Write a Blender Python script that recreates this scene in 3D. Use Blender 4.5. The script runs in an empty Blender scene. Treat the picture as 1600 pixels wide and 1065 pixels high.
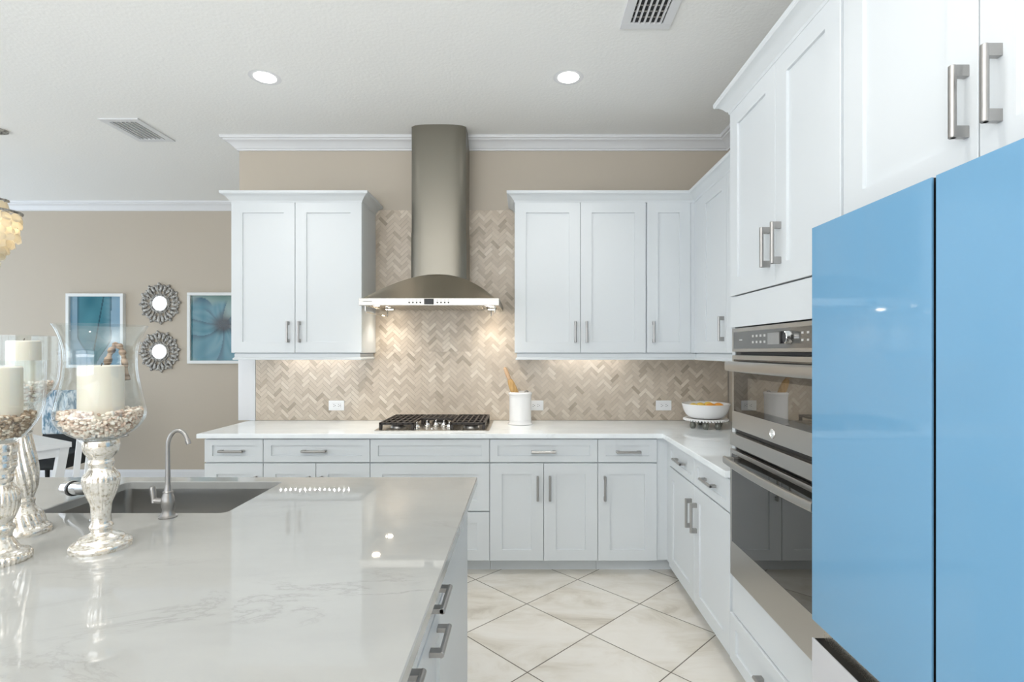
import bpy, bmesh, math, random
from math import pi, sin, cos, sqrt
from mathutils import Vector, Matrix

random.seed(7)
S = bpy.context.scene
COL = S.collection

# ------------------------------------------------------------------ camera, world, light, exposure
H = 1.446                                   # eye height, metres
cam_d = bpy.data.cameras.new('camera')
cam = bpy.data.objects.new('camera', cam_d); COL.objects.link(cam)
cam.location = (0, 0, H); cam.rotation_euler = (pi/2, 0, 0)
cam_d.sensor_width = 36; cam_d.lens = 829/1600*36
cam_d.shift_x = -20/1600; cam_d.shift_y = 15.5/1600
cam_d.clip_start = 0.05
S.camera = cam
vs = S.view_settings
vs.view_transform = 'Standard'; vs.look = 'None'; vs.gamma = 1; vs.use_curve_mapping = False
vs.exposure = 0.17
S.cycles.use_denoising = True
S.cycles.sample_clamp_indirect = 6
S.cycles.max_bounces = 10; S.cycles.diffuse_bounces = 6; S.cycles.glossy_bounces = 6; S.cycles.transparent_max_bounces = 24

W = bpy.data.worlds.new('world'); S.world = W; W.use_nodes = True
bg = W.node_tree.nodes['Background']
bg.inputs[0].default_value = (0.86, 0.93, 1.0, 1); bg.inputs[1].default_value = 2.8

def area(name, loc, rot, sx, sy, power, color=(1, 1, 1), shape='RECTANGLE', spread=pi):
    d = bpy.data.lights.new(name, 'AREA'); d.shape = shape; d.size = sx
    if shape in ('RECTANGLE', 'ELLIPSE'): d.size_y = sy
    d.energy = power; d.color = color; d.spread = spread
    o = bpy.data.objects.new(name, d); COL.objects.link(o); o.location = loc; o.rotation_euler = rot
    return o
# daylight coming in through the wide sliding doors behind the camera and the side windows
area('daylight_rear', (-2.7, -4.05, 0.9), (pi/2+1.42, 0, 0), 6.6, 1.6, 108, (1.0, 0.97, 0.945))
area('daylight_side', (-7.6, -1.2, 0.9), (pi/2+1.3, 0, -pi/2), 3.0, 1.6, 30, (0.94, 0.97, 1.0))
area('daylight_dining', (-7.55, 4.6, 1.3), (pi/2+0.4, 0, -pi/2), 1.8, 2.0, 20, (0.50, 0.72, 1.0))

# added fill lamp without a fixture, aimed up to brighten the ceiling
area('ceiling_fill', (-1.2, -1.0, 1.85), (pi, 0, 0), 1.6, 1.2, 110, (1.0, 0.975, 0.95))

# ------------------------------------------------------------------ materials
def mat(name, color=(0.8, 0.8, 0.8), rough=0.5, metal=0.0, **kw):
    m = bpy.data.materials.new(name); m.use_nodes = True
    b = m.node_tree.nodes['Principled BSDF']
    b.inputs['Base Color'].default_value = (*color, 1)
    b.inputs['Roughness'].default_value = rough
    b.inputs['Metallic'].default_value = metal
    for k, v in kw.items():
        b.inputs[k].default_value = v
    return m
def N(m, t, **kw):
    n = m.node_tree.nodes.new(t)
    for k, v in kw.items(): setattr(n, k, v)
    return n
def L(m, a, b): m.node_tree.links.new(a, b)
def P(m): return m.node_tree.nodes['Principled BSDF']
def coords(m, scale=(1, 1, 1), rot=(0, 0, 0), kind='Object', loc=(0, 0, 0)):
    t = N(m, 'ShaderNodeTexCoord'); mp = N(m, 'ShaderNodeMapping')
    mp.inputs['Scale'].default_value = scale; mp.inputs['Rotation'].default_value = rot; mp.inputs['Location'].default_value = loc
    L(m, t.outputs[kind], mp.inputs[0]); return mp.outputs[0]
def noise(m, vec, scale, detail=4, rough=0.5, dist=0.0):
    n = N(m, 'ShaderNodeTexNoise'); L(m, vec, n.inputs['Vector'])
    n.inputs['Scale'].default_value = scale; n.inputs['Detail'].default_value = detail
    n.inputs['Roughness'].default_value = rough; n.inputs['Distortion'].default_value = dist
    return n.outputs['Fac']
def ramp(m, fac, stops):
    r = N(m, 'ShaderNodeValToRGB'); L(m, fac, r.inputs[0])
    e = r.color_ramp.elements
    while len(e) < len(stops): e.new(0.5)
    for el, (p, c) in zip(e, stops):
        el.position = p; el.color = (*c, 1) if len(c) == 3 else c
    return r.outputs[0]
def math_(m, op, a, b=None, c=None):
    n = N(m, 'ShaderNodeMath', operation=op)
    for i, v in enumerate((a, b, c)):
        if v is None: continue
        if isinstance(v, (int, float)): n.inputs[i].default_value = v
        else: L(m, v, n.inputs[i])
    return n.outputs[0]
def mix(m, fac, a, b):
    n = N(m, 'ShaderNodeMix', data_type='RGBA')
    for i, v in ((0, fac), (6, a), (7, b)):
        if isinstance(v, (int, float)): n.inputs[i].default_value = v
        elif isinstance(v, tuple): n.inputs[i].default_value = (*v, 1)
        else: L(m, v, n.inputs[i])
    return n.outputs[2]
def bump(m, h, strength=0.2, dist=0.01):
    b = N(m, 'ShaderNodeBump'); b.inputs['Strength'].default_value = strength; b.inputs['Distance'].default_value = dist
    L(m, h, b.inputs['Height']); L(m, b.outputs[0], P(m).inputs['Normal'])
def emis(name, color, strength):
    m = mat(name, color, 0.4)
    P(m).inputs['Emission Color'].default_value = (*color, 1); P(m).inputs['Emission Strength'].default_value = strength
    return m

M_cab = mat('white_cabinet_paint', (0.655, 0.690, 0.716), 0.36, **{'Specular IOR Level': 0.22})
M_trim = mat('white_trim_paint', (0.71, 0.725, 0.75), 0.4)
M_ceil = mat('ceiling_paint', (0.85, 0.86, 0.855), 0.8)
bump(M_ceil, noise(M_ceil, coords(M_ceil), 55, 3), 0.25, 0.006)
M_wall = mat('greige_wall_paint', (0.495, 0.445, 0.375), 0.75)
bump(M_wall, noise(M_wall, coords(M_wall), 120, 2), 0.08, 0.004)

# quartz worktops: white with faint slanting grey veins
def quartz(name, base, veins):
    m = mat(name, base, 0.03)
    v = coords(m, (1.0, 2.2, 1.0), (0, 0, 0.45))
    n1 = noise(m, v, 1.7, 9, 0.62, 0.7)
    line = math_(m, 'ABSOLUTE', math_(m, 'SUBTRACT', n1, 0.5))
    thin = ramp(m, line, [(0.0, (1, 1, 1)), (0.012, (0.25, 0.25, 0.25)), (0.04, (0, 0, 0))])
    mask = ramp(m, noise(m, v, 1.1, 2), [(0.50, (0, 0, 0)), (0.68, (1, 1, 1))])
    f = math_(m, 'MULTIPLY', math_(m, 'MULTIPLY', thin, mask), veins)
    cloud = ramp(m, noise(m, v, 2.4, 6, 0.6, 0.4), [(0.35, tuple(c*0.93 for c in base)), (0.65, base)])
    L(m, mix(m, f, cloud, (0.22, 0.22, 0.215)), P(m).inputs['Base Color'])
    return m
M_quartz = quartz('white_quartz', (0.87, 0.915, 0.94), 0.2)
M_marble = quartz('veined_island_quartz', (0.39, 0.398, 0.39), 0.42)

def steel(name, color, rough, sc, strength=0.06):
    m = mat(name, color, rough, 1.0)
    n = noise(m, coords(m, sc), 60, 3, 0.6)
    L(m, ramp(m, n, [(0.2, (rough*0.9,)*3), (0.8, (rough*1.1,)*3)]), P(m).inputs['Roughness'])
    bump(m, n, strength, 0.001)
    return m
M_steel = steel('brushed_stainless', (0.52, 0.50, 0.46), 0.27, (0.35, 12, 12))
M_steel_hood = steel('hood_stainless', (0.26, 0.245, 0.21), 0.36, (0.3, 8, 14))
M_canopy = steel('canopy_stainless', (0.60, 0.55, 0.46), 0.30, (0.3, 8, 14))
M_steel_side = mat('oven_stainless', (0.47, 0.455, 0.43), 0.30, 1.0, **{'Anisotropic': 0.4})
M_sink = steel('sink_stainless', (0.40, 0.40, 0.39), 0.33, (0.5, 10, 10))
M_nickel = mat('satin_nickel', (0.42, 0.41, 0.40), 0.3, 1.0)
M_chrome = mat('chrome', (0.8, 0.8, 0.8), 0.08, 1.0)
M_duct = mat('pale_duct', (0.5, 0.5, 0.5), 0.7)
M_black = mat('black_plastic', (0.008, 0.008, 0.009), 0.35)
M_iron = mat('cast_iron', (0.028, 0.022, 0.019), 0.42)
M_dark = mat('dark_cavity', (0.01, 0.01, 0.012), 0.7)
M_ovenglass = mat('dark_oven_glass', (0.016, 0.015, 0.013), 0.01, **{'IOR': 1.75})
M_ovenview = mat('oven_window_glass', (0.075, 0.066, 0.054), 0.01, **{'IOR': 2.4})
M_panelglass = mat('control_panel_glass', (0.09, 0.09, 0.085), 0.08, **{'IOR': 1.7})
M_display = mat('grey_display', (0.26, 0.26, 0.255), 0.15)
M_print = mat('printed_marks', (0.50, 0.50, 0.49), 0.5)
M_blue = mat('blue_door_glass', (0.155, 0.338, 0.525), 0.045, **{'IOR': 1.5})
M_whiteglass = mat('white_door_glass', (0.56, 0.57, 0.60), 0.06)
M_fridge = mat('fridge_body', (0.05, 0.05, 0.055), 0.4)
M_porc = mat('white_porcelain', (0.84, 0.84, 0.84), 0.18)
M_plastic = mat('white_plastic', (0.84, 0.85, 0.86), 0.3)
M_wax = mat('ivory_wax', (0.77, 0.72, 0.63), 0.45, **{'Subsurface Weight': 0.25, 'Subsurface Radius': (0.02, 0.014, 0.008)})
M_wick = mat('wick', (0.05, 0.04, 0.035), 0.9)
M_wood = mat('maple_wood', (0.62, 0.38, 0.15), 0.45)
L(M_wood, ramp(M_wood, noise(M_wood, coords(M_wood, (40, 40, 4)), 2, 4), [(0.3, (0.52, 0.30, 0.10)), (0.7, (0.72, 0.47, 0.20))]), P(M_wood).inputs['Base Color'])
M_tan = mat('pale_wood', (0.66, 0.44, 0.27), 0.5)
M_rattan = mat('rattan', (0.30, 0.21, 0.15), 0.7)
L(M_rattan, ramp(M_rattan, noise(M_rattan, coords(M_rattan, (4, 4, 30)), 4, 3), [(0.4, (0.13, 0.085, 0.055)), (0.55, (0.42, 0.31, 0.23))]), P(M_rattan).inputs['Base Color'])
M_mirror = mat('mirror', (0.92, 0.93, 0.94), 0.01, 1.0)
M_pewter = mat('weathered_silver', (0.38, 0.37, 0.35), 0.5, 0.35)
L(M_pewter, ramp(M_pewter, noise(M_pewter, coords(M_pewter), 45, 4), [(0.35, (0.13, 0.125, 0.12)), (0.6, (0.52, 0.51, 0.48))]), P(M_pewter).inputs['Base Color'])
M_frame = mat('silver_white_frame', (0.74, 0.77, 0.78), 0.3)
M_whitewood = mat('white_painted_wood', (0.78, 0.80, 0.82), 0.4)
M_darkcloth = mat('charcoal_upholstery', (0.022, 0.026, 0.03), 0.8)
M_orange = mat('orange_peel', (0.85, 0.36, 0.05), 0.45)
M_yellow = mat('yellow_peel', (0.86, 0.60, 0.12), 0.45)
M_footglass = mat('smoky_glass_foot', (0.16, 0.165, 0.14), 0.08)
M_led = emis('led_chip', (1.0, 0.97, 0.93), 150)
M_can = emis('downlight_lens', (1.0, 0.98, 0.95), 14)
M_halogen = emis('hood_lamp_lens', (1.0, 0.86, 0.66), 50)
M_bulb = emis('warm_bulb', (1.0, 0.84, 0.60), 22)

# blue and white chair fabric
M_bluefab = mat('blue_white_fabric', (0.5, 0.62, 0.74), 0.85)
L(M_bluefab, ramp(M_bluefab, noise(M_bluefab, coords(M_bluefab, (9, 9, 3)), 3, 5, 0.6, 1.0), [(0.40, (0.13, 0.25, 0.36)), (0.52, (0.62, 0.72, 0.80)), (0.7, (0.82, 0.86, 0.90))]), P(M_bluefab).inputs['Base Color'])

# capiz shell: pearly, lets lamp light through
M_capiz = mat('capiz_shell', (0.86, 0.82, 0.73), 0.22, **{'Transmission Weight': 0.0})
nt = M_capiz.node_tree
tr = N(M_capiz, 'ShaderNodeBsdfTranslucent'); tr.inputs[0].default_value = (0.93, 0.88, 0.76, 1)
ms = N(M_capiz, 'ShaderNodeMixShader'); ms.inputs[0].default_value = 0.55
L(M_capiz, P(M_capiz).outputs[0], ms.inputs[1]); L(M_capiz, tr.outputs[0], ms.inputs[2])
L(M_capiz, ms.outputs[0], nt.nodes['Material Output'].inputs[0])

# thin clear glass: fresnel reflection over clear transmission
def thin_glass(name, tint=(0.97, 0.985, 0.985), k=1.0):
    m = mat(name, (1, 1, 1), 0.05); t = m.node_tree
    a = N(m, 'ShaderNodeBsdfTransparent'); a.inputs[0].default_value = (*tint, 1)
    g = N(m, 'ShaderNodeBsdfGlossy'); g.inputs['Roughness'].default_value = 0.02
    f = N(m, 'ShaderNodeLayerWeight'); f.inputs[0].default_value = 0.5
    fr = math_(m, 'MULTIPLY_ADD', math_(m, 'POWER', f.outputs['Facing'], 5.0), 0.92*k, 0.06*k)
    s = N(m, 'ShaderNodeMixShader'); L(m, fr, s.inputs[0]); L(m, a.outputs[0], s.inputs[1]); L(m, g.outputs[0], s.inputs[2])
    L(m, s.outputs[0], t.nodes['Material Output'].inputs[0]); return m
M_glass = thin_glass('clear_glass')
M_pane = thin_glass('window_glass', k=0.6)

# mercury glass: silvered, mottled
M_merc = mat('mercury_glass', (0.80, 0.77, 0.70), 0.15, 0.8)
v = coords(M_merc)
sp = noise(M_merc, v, 120, 4, 0.7)
L(M_merc, ramp(M_merc, sp, [(0.36, (0.50, 0.45, 0.36)), (0.47, (0.84, 0.81, 0.75)), (0.8, (0.93, 0.92, 0.89))]), P(M_merc).inputs['Base Color'])
L(M_merc, ramp(M_merc, noise(M_merc, v, 60, 5), [(0.3, (0.32,)*3), (0.6, (0.10,)*3)]), P(M_merc).inputs['Roughness'])
bump(M_merc, noise(M_merc, v, 75, 3), 0.18, 0.003)

# crushed shell and pebble filling, tone varies from piece to piece
def pebble_mat(name, stops):
    m = mat(name, (0.6, 0.5, 0.4), 0.6)
    g = N(m, 'ShaderNodeNewGeometry')
    L(m, ramp(m, g.outputs['Random Per Island'], stops), P(m).inputs['Base Color']); return m
M_peb_light = pebble_mat('pale_shell_chips', [(0.0, (0.42, 0.28, 0.20)), (0.22, (0.74, 0.55, 0.44)), (0.55, (0.90, 0.78, 0.67)), (1.0, (0.95, 0.89, 0.81))])
M_peb_brown = pebble_mat('brown_shell_chips', [(0.0, (0.20, 0.13, 0.08)), (0.4, (0.42, 0.30, 0.20)), (0.75, (0.60, 0.48, 0.36)), (1.0, (0.76, 0.68, 0.58))])

# floor: 18 inch tile laid diagonally, cloudy beige stone
M_floor = mat('diagonal_stone_tile', (0.6, 0.57, 0.5), 0.28)
g = N(M_floor, 'ShaderNodeNewGeometry'); sx = N(M_floor, 'ShaderNodeSeparateXYZ'); L(M_floor, g.outputs['Position'], sx.inputs[0])
dx = math_(M_floor, 'ADD', sx.outputs[0], 0.312); dy = math_(M_floor, 'SUBTRACT', sx.outputs[1], 2.711)
k = 1/(sqrt(2)*0.457)
u = math_(M_floor, 'MULTIPLY', math_(M_floor, 'ADD', dx, dy), k); w = math_(M_floor, 'MULTIPLY', math_(M_floor, 'SUBTRACT', dx, dy), k)
def edge(a): return math_(M_floor, 'PINGPONG', a, 0.5)
e = math_(M_floor, 'MINIMUM', edge(u), edge(w))
grout = ramp(M_floor, e, [(0.0055, (1, 1, 1)), (0.0075, (0, 0, 0))])
cell = N(M_floor, 'ShaderNodeCombineXYZ'); L(M_floor, math_(M_floor, 'FLOOR', u), cell.inputs[0]); L(M_floor, math_(M_floor, 'FLOOR', w), cell.inputs[1])
wn = N(M_floor, 'ShaderNodeTexWhiteNoise'); L(M_floor, cell.outputs[0], wn.inputs['Vector'])
off = N(M_floor, 'ShaderNodeVectorMath', operation='MULTIPLY_ADD'); L(M_floor, wn.outputs['Color'], off.inputs[0]); off.inputs[1].default_value = (7, 7, 7); L(M_floor, g.outputs['Position'], off.inputs[2])
mp = N(M_floor, 'ShaderNodeMapping'); mp.inputs['Rotation'].default_value = (0, 0, 0.7); mp.inputs['Scale'].default_value = (1, 2.2, 1); L(M_floor, off.outputs[0], mp.inputs[0])
cl = noise(M_floor, mp.outputs[0], 2.2, 8, 0.62, 0.9)
stone = ramp(M_floor, cl, [(0.30, (0.51, 0.465, 0.39)), (0.42, (0.67, 0.63, 0.555)), (0.56, (0.76, 0.73, 0.675)), (0.75, (0.80, 0.78, 0.735))])
L(M_floor, mix(M_floor, grout, stone, (0.16, 0.14, 0.115)), P(M_floor).inputs['Base Color'])
L(M_floor, mix(M_floor, grout, (0.28,)*3, (0.8,)*3), P(M_floor).inputs['Roughness'])
bump(M_floor, math_(M_floor, 'SUBTRACT', 1.0, grout), 0.4, 0.003)

# backsplash: each marble strip carries its own tone
M_tile = mat('beige_marble_strip', (0.6, 0.53, 0.45), 0.3)
at = N(M_tile, 'ShaderNodeAttribute', attribute_name='tone')
base_t = ramp(M_tile, at.outputs['Fac'], [(0.0, (0.33, 0.27, 0.20)), (0.25, (0.47, 0.395, 0.312)), (0.6, (0.57, 0.492, 0.40)), (1.0, (0.70, 0.63, 0.535))])
st = noise(M_tile, coords(M_tile), 22, 5, 0.6, 0.5)
L(M_tile, mix(M_tile, math_(M_tile, 'MULTIPLY', st, 0.35), base_t, (0.67, 0.60, 0.51)), P(M_tile).inputs['Base Color'])
M_grout = mat('pale_grout', (0.46, 0.41, 0.35), 0.9)

# painted canvases carry their colours as an attribute
M_art = mat('painted_canvas', (0.3, 0.5, 0.6), 0.06)
at = N(M_art, 'ShaderNodeAttribute', attribute_name='paint'); L(M_art, at.outputs['Color'], P(M_art).inputs['Base Color'])

# ------------------------------------------------------------------ mesh helpers
class B:
    def __init__(s): s.bm = bmesh.new()
    def quad(s, pts):
        return s.bm.faces.new([s.bm.verts.new(p) for p in pts])
    def box(s, x0, x1, y0, y1, z0, z1, bev=0.0, seg=2):
        x0, x1 = sorted((x0, x1)); y0, y1 = sorted((y0, y1)); z0, z1 = sorted((z0, z1))
        r = bmesh.ops.create_cube(s.bm, size=1, matrix=Matrix.Translation(((x0+x1)/2, (y0+y1)/2, (z0+z1)/2)) @ Matrix.Diagonal((x1-x0, y1-y0, z1-z0, 1)))
        if bev > 0:
            vset = set(r['verts']); ed = [e for e in s.bm.edges if e.verts[0] in vset and e.verts[1] in vset]
            bmesh.ops.bevel(s.bm, geom=ed, offset=bev, segments=seg, profile=0.5, affect='EDGES')
        return s
    def rings(s, rings, closed=True, caps=True):
        vs_ = [[s.bm.verts.new(p) for p in r] for r in rings]
        n = len(vs_[0])
        for a, b in zip(vs_, vs_[1:]):
            for i in range(n if closed else n-1):
                j = (i+1) % n
                s.bm.faces.new((a[i], a[j], b[j], b[i]))
        if caps:
            s.bm.faces.new(vs_[0][::-1]); s.bm.faces.new(vs_[-1])
        return s
    def cyl(s, p0, p1, r, r2=None, seg=24, bev=0):
        p0, p1 = Vector(p0), Vector(p1); d = (p1-p0).normalized(); r2 = r if r2 is None else r2
        a = d.orthogonal().normalized(); b = d.cross(a)
        def ring(c, rr): return [c + (a*cos(t)+b*sin(t))*rr for t in (2*pi*i/seg for i in range(seg))]
        if bev:
            rr = [ring(p0, r-bev), ring(p0+d*bev, r), ring(p1-d*bev, r2), ring(p1, r2-bev)]
        else: rr = [ring(p0, r), ring(p1, r2)]
        return s.rings(rr)
    def tube(s, pts, r, seg=12, caps=True, flat=None):
        pts = [Vector(p) for p in pts]; n = len(pts)
        rad = r if isinstance(r, (list, tuple)) else [r]*n
        t0 = (pts[1]-pts[0]).normalized(); a = t0.orthogonal().normalized(); rs = []
        for i, p in enumerate(pts):
            t = (pts[min(i+1, n-1)]-pts[max(i-1, 0)]).normalized()
            a = (a - t*a.dot(t)).normalized(); b = t.cross(a)
            rs.append([p + (a*cos(q)+b*sin(q))*rad[i] for q in (2*pi*j/seg for j in range(seg))])
        return s.rings(rs, caps=caps)
    def lathe(s, cx, cy, prof, seg=48, flute=None, z=0.0, close=False, sy=1.0):
        rs = []
        for r, h in prof:
            ring = []
            for i in range(seg):
                t = 2*pi*i/seg; rr = max(r, 1e-4)
                if flute: rr *= 1 + flute(t, h)
                ring.append((cx+rr*cos(t), cy+rr*sin(t)*sy, z+h))
            rs.append(ring)
        if close:
            rs.append(rs[0]); v = [[s.bm.verts.new(p) for p in r] for r in rs[:-1]]; v.append(v[0])
            for a, b in zip(v, v[1:]):
                for i in range(seg):
                    j = (i+1) % seg; s.bm.faces.new((a[i], a[j], b[j], b[i]))
            return s
        return s.rings(rs)
    def ball(s, c, r, sc=(1, 1, 1), sub=2, rot=None):
        m = Matrix.Translation(c) @ (rot.to_matrix().to_4x4() if rot else Matrix()) @ Matrix.Diagonal((*sc, 1))
        bmesh.ops.create_icosphere(s.bm, subdivisions=sub, radius=r, matrix=m); return s
    def torus(s, c, R, r, axis='y', seg=32, rs=8, sc=(1, 1)):
        c = Vector(c); rr = []
        for i in range(seg):
            t = 2*pi*i/seg; ring = []
            for j in range(rs):
                q = 2*pi*j/rs; d = R + r*cos(q); a, b, h = d*cos(t)*sc[0], d*sin(t)*sc[1], r*sin(q)
                ring.append(c + Vector({'y': (a, h, b), 'z': (a, b, h), 'x': (h, a, b)}[axis]))
            rr.append(ring)
        v = [[s.bm.verts.new(p) for p in r] for r in rr]
        for i in range(seg):
            a, b = v[i], v[(i+1) % seg]
            for j in range(rs):
                k2 = (j+1) % rs; s.bm.faces.new((a[j], a[k2], b[k2], b[j]))
        return s
    def fbox(s, F, u0, u1, n0, n1, z0, z1, bev=0.0):
        p, q = F(u0, n0, z0), F(u1, n1, z1)
        return s.box(p[0], q[0], p[1], q[1], p[2], q[2], bev)
    def shaker(s, F, u0, u1, z0, z1, fu=0.078, fz=None, t=0.02, rec=0.009, bv=0.0015):
        fz = fu if fz is None else fz
        def ring(iu, iz, n): return [F(u0+iu, n, z0+iz), F(u1-iu, n, z0+iz), F(u1-iu, n, z1-iz), F(u0+iu, n, z1-iz)]
        return s.rings([ring(0, 0, -t), ring(0, 0, -bv), ring(bv, bv, 0), ring(fu, fz, 0), ring(fu+0.001, fz+0.001, -rec)])
    def handle(s, F, uc, zc, Lh=0.148, axis='z'):
        h = Lh/2; pw, pl, pr, br = 0.0065, 0.024, 0.034, 0.0075
        for sg in (-1, 1):
            a0, a1 = sg*h, sg*(h-pl)
            if axis == 'z': s.fbox(F, uc-pw, uc+pw, 0.0, pr, zc+a0, zc+a1, 0.0012)
            else: s.fbox(F, uc+a0, uc+a1, 0.0, pr, zc-pw, zc+pw, 0.0012)
        if axis == 'z': s.cyl(F(uc, pr-0.004, zc-h), F(uc, pr-0.004, zc+h), br, seg=16, bev=0.001)
        else: s.cyl(F(uc-h, pr-0.004, zc), F(uc+h, pr-0.004, zc), br, seg=16, bev=0.001)
        return s
    def mould(s, path, prof, side=1, caps=True):
        """profile (out, z) swept along an XY polyline with mitred corners; out goes to the right of travel for side=1"""
        pts = [Vector((p[0], p[1])) for p in path]; n = len(pts); rs = []
        for i, p in enumerate(pts):
            ds = []
            if i > 0: ds.append((p-pts[i-1]).normalized())
            if i < n-1: ds.append((pts[i+1]-p).normalized())
            ns = [Vector((d.y, -d.x))*side for d in ds]
            if len(ns) == 2:
                m = (ns[0]+ns[1]); m = m/(m.dot(ns[0]))
            else: m = ns[0]
            rs.append([(p.x+m.x*o, p.y+m.y*o, z) for o, z in prof])
        return s.rings(rs, caps=caps)

ROOT = {}
def finish(name, b, m, off, smooth):
    bm = b.bm
    bmesh.ops.recalc_face_normals(bm, faces=bm.faces[:])
    if off: bmesh.ops.translate(bm, verts=bm.verts[:], vec=-Vector(off))
    me = bpy.data.meshes.new(name); bm.to_mesh(me); bm.free()
    me.materials.append(m)
    if smooth is not None:
        me.shade_smooth()
        try: me.set_sharp_from_angle(angle=math.radians(smooth))
        except Exception: pass
    return me
def tag(o, label=None, cat=None, group=None, kind=None):
    if label: o['label'] = label
    if cat: o['category'] = cat
    if group: o['group'] = group
    if kind: o['kind'] = kind
    return o
def thing(name, label, cat, loc, group=None, kind=None):
    o = bpy.data.objects.new(name, None); COL.objects.link(o); o.location = loc; o.empty_display_size = 0.05
    ROOT[o] = Vector(loc); return tag(o, label, cat, group, kind)
def keep_flat(o):
    w_ = o.modifiers.new('weighted_normal', 'WEIGHTED_NORMAL'); w_.keep_sharp = True; w_.weight = 100
def part(name, b, m, parent, label=None, smooth=30):
    r = ROOT[parent]; o = bpy.data.objects.new(name, finish(name, b, m, r, smooth)); COL.objects.link(o)
    o.parent = parent; ROOT[o] = r
    if smooth == 30: keep_flat(o)
    if label: o['label'] = label
    return o
def single(name, b, m, label=None, cat=None, loc=(0, 0, 0), group=None, kind=None, smooth=30):
    o = bpy.data.objects.new(name, finish(name, b, m, Vector(loc), smooth)); COL.objects.link(o); o.location = loc
    ROOT[o] = Vector(loc); return tag(o, label, cat, group, kind)
def struct(name, b, m, smooth=30): return single(name, b, m, kind='structure', smooth=smooth)

# ------------------------------------------------------------------ key planes
YW, XR, XL, YF, YB, ZC = 4.08, 1.565, -7.5, 5.83, -4.0, 3.07
XE = -2.195                                  # free end of the kitchen wall
CT = 0.914                                   # worktop height

# ------------------------------------------------------------------ room shell
struct('floor', B().box(XL-0.1, XR+0.1, YB-0.1, YF+0.1, -0.06, 0), M_floor)
struct('ceiling', B().box(XL-0.1, XR+0.1, YB-0.1, YF+0.1, ZC, ZC+0.08), M_ceil)
struct('wall_back', B().box(XE, XR, YW, YF, 0, ZC), M_wall)
struct('wall_right', B().box(XR, XR+0.1, YB, YF, 0, ZC), M_wall)
struct('wall_far', B().box(XL, XE, YF, YF+0.1, 0, ZC), M_wall)
b = B(); y = YB                              # left wall with a pair of shuttered windows and a wide opening
for y0, y1 in ((YB, -2.7), (1.1, 1.35), (2.20, 2.65), (3.5, 3.65), (5.55, YF)): b.box(XL-0.1, XL, y0, y1, 0, ZC)
for y0, y1, z0, z1 in ((1.35, 2.20, 0.7, 2.5), (2.65, 3.5, 0.7, 2.5), (3.65, 5.55, 0.2, 2.5), (-2.7, 1.1, 0.05, 2.75)):
    b.box(XL-0.1, XL, y0, y1, 0, z0); b.box(XL-0.1, XL, y0, y1, z1, ZC)
struct('wall_left', b, M_wall)
b = B()                                      # rear wall around the sliding doors
b.box(XL, -6.0, YB-0.1, YB, 0, ZC); b.box(0.6, XR, YB-0.1, YB, 0, ZC); b.box(-6.0, 0.6, YB-0.1, YB, 2.5, ZC)
struct('wall_rear', b, M_wall)
for i, (y0, y1) in enumerate(((1.35, 2.20), (2.65, 3.5))):
    b = B()
    for a in (y0, y1-0.05): b.box(XL-0.05, XL+0.02, a, a+0.05, 0.7, 2.5)
    for a in (0.7, 2.45, 1.57): b.box(XL-0.05, XL+0.02, y0, y1, a, a+0.05)
    for q in range(17):                      # tilted louvres
        z = 0.80+q*0.1
        if abs(z-1.6) < 0.05: continue
        b.rings([[(XL-0.045, yy, z+0.02), (XL-0.04, yy, z+0.028), (XL+0.015, yy, z-0.012), (XL+0.01, yy, z-0.02)] for yy in (y0+0.05, y1-0.05)])
    struct('window_%d' % (i+1), b, M_trim)
for i, (y0, y1, z0, z1) in enumerate(((-2.7, 1.1, 0.05, 2.75), (3.65, 5.55, 0.2, 2.5))):
    b = B()
    for k_ in range(3):
        yy = y0+(y1-y0-0.06)*k_/2; b.box(XL-0.06, XL-0.01, yy, yy+0.06, z0, z1)
    for zz in (z0, z1-0.06, 1.9): b.box(XL-0.06, XL-0.01, y0, y1, zz, zz+0.06)
    struct('window_%d' % (i+3), b, M_trim)
b = B()
for x0 in (-6.0, -3.8, -1.6):
    for x in (x0, x0+2.12): b.box(x, x+0.08, YB-0.07, YB-0.02, 0, 2.5)
    b.box(x0, x0+2.2, YB-0.07, YB-0.02, 0, 0.09); b.box(x0, x0+2.2, YB-0.07, YB-0.02, 2.42, 2.5)
struct('door_1', b, M_trim)

crown = [(0, 2.982), (0.012, 2.982), (0.014, 2.992), (0.022, 2.995), (0.030, 3.005), (0.045, 3.022), (0.062, 3.034), (0.080, 3.040), (0.084, 3.048), (0.096, 3.050), (0.1, 3.058), (0.1, ZC), (0, ZC)]
struct('trim_1', B().mould([(XL, YF), (XE, YF), (XE, YW), (XR, YW), (XR, YB)], crown), M_trim, 25)
base = [(0, 0), (0.016, 0), (0.016, 0.115), (0.012, 0.128), (0.006, 0.136), (0.004, 0.145), (0, 0.145)]
struct('baseboard_far', B().mould([(XL, YF), (XE, YF)], base), M_trim)
struct('wall_end_strip', B().box(XE-0.002, -2.066, YW-0.014, YW+0.02, CT, 1.395, 0.002), M_trim)   # thin white strip over the wall end beside the tiles

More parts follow.
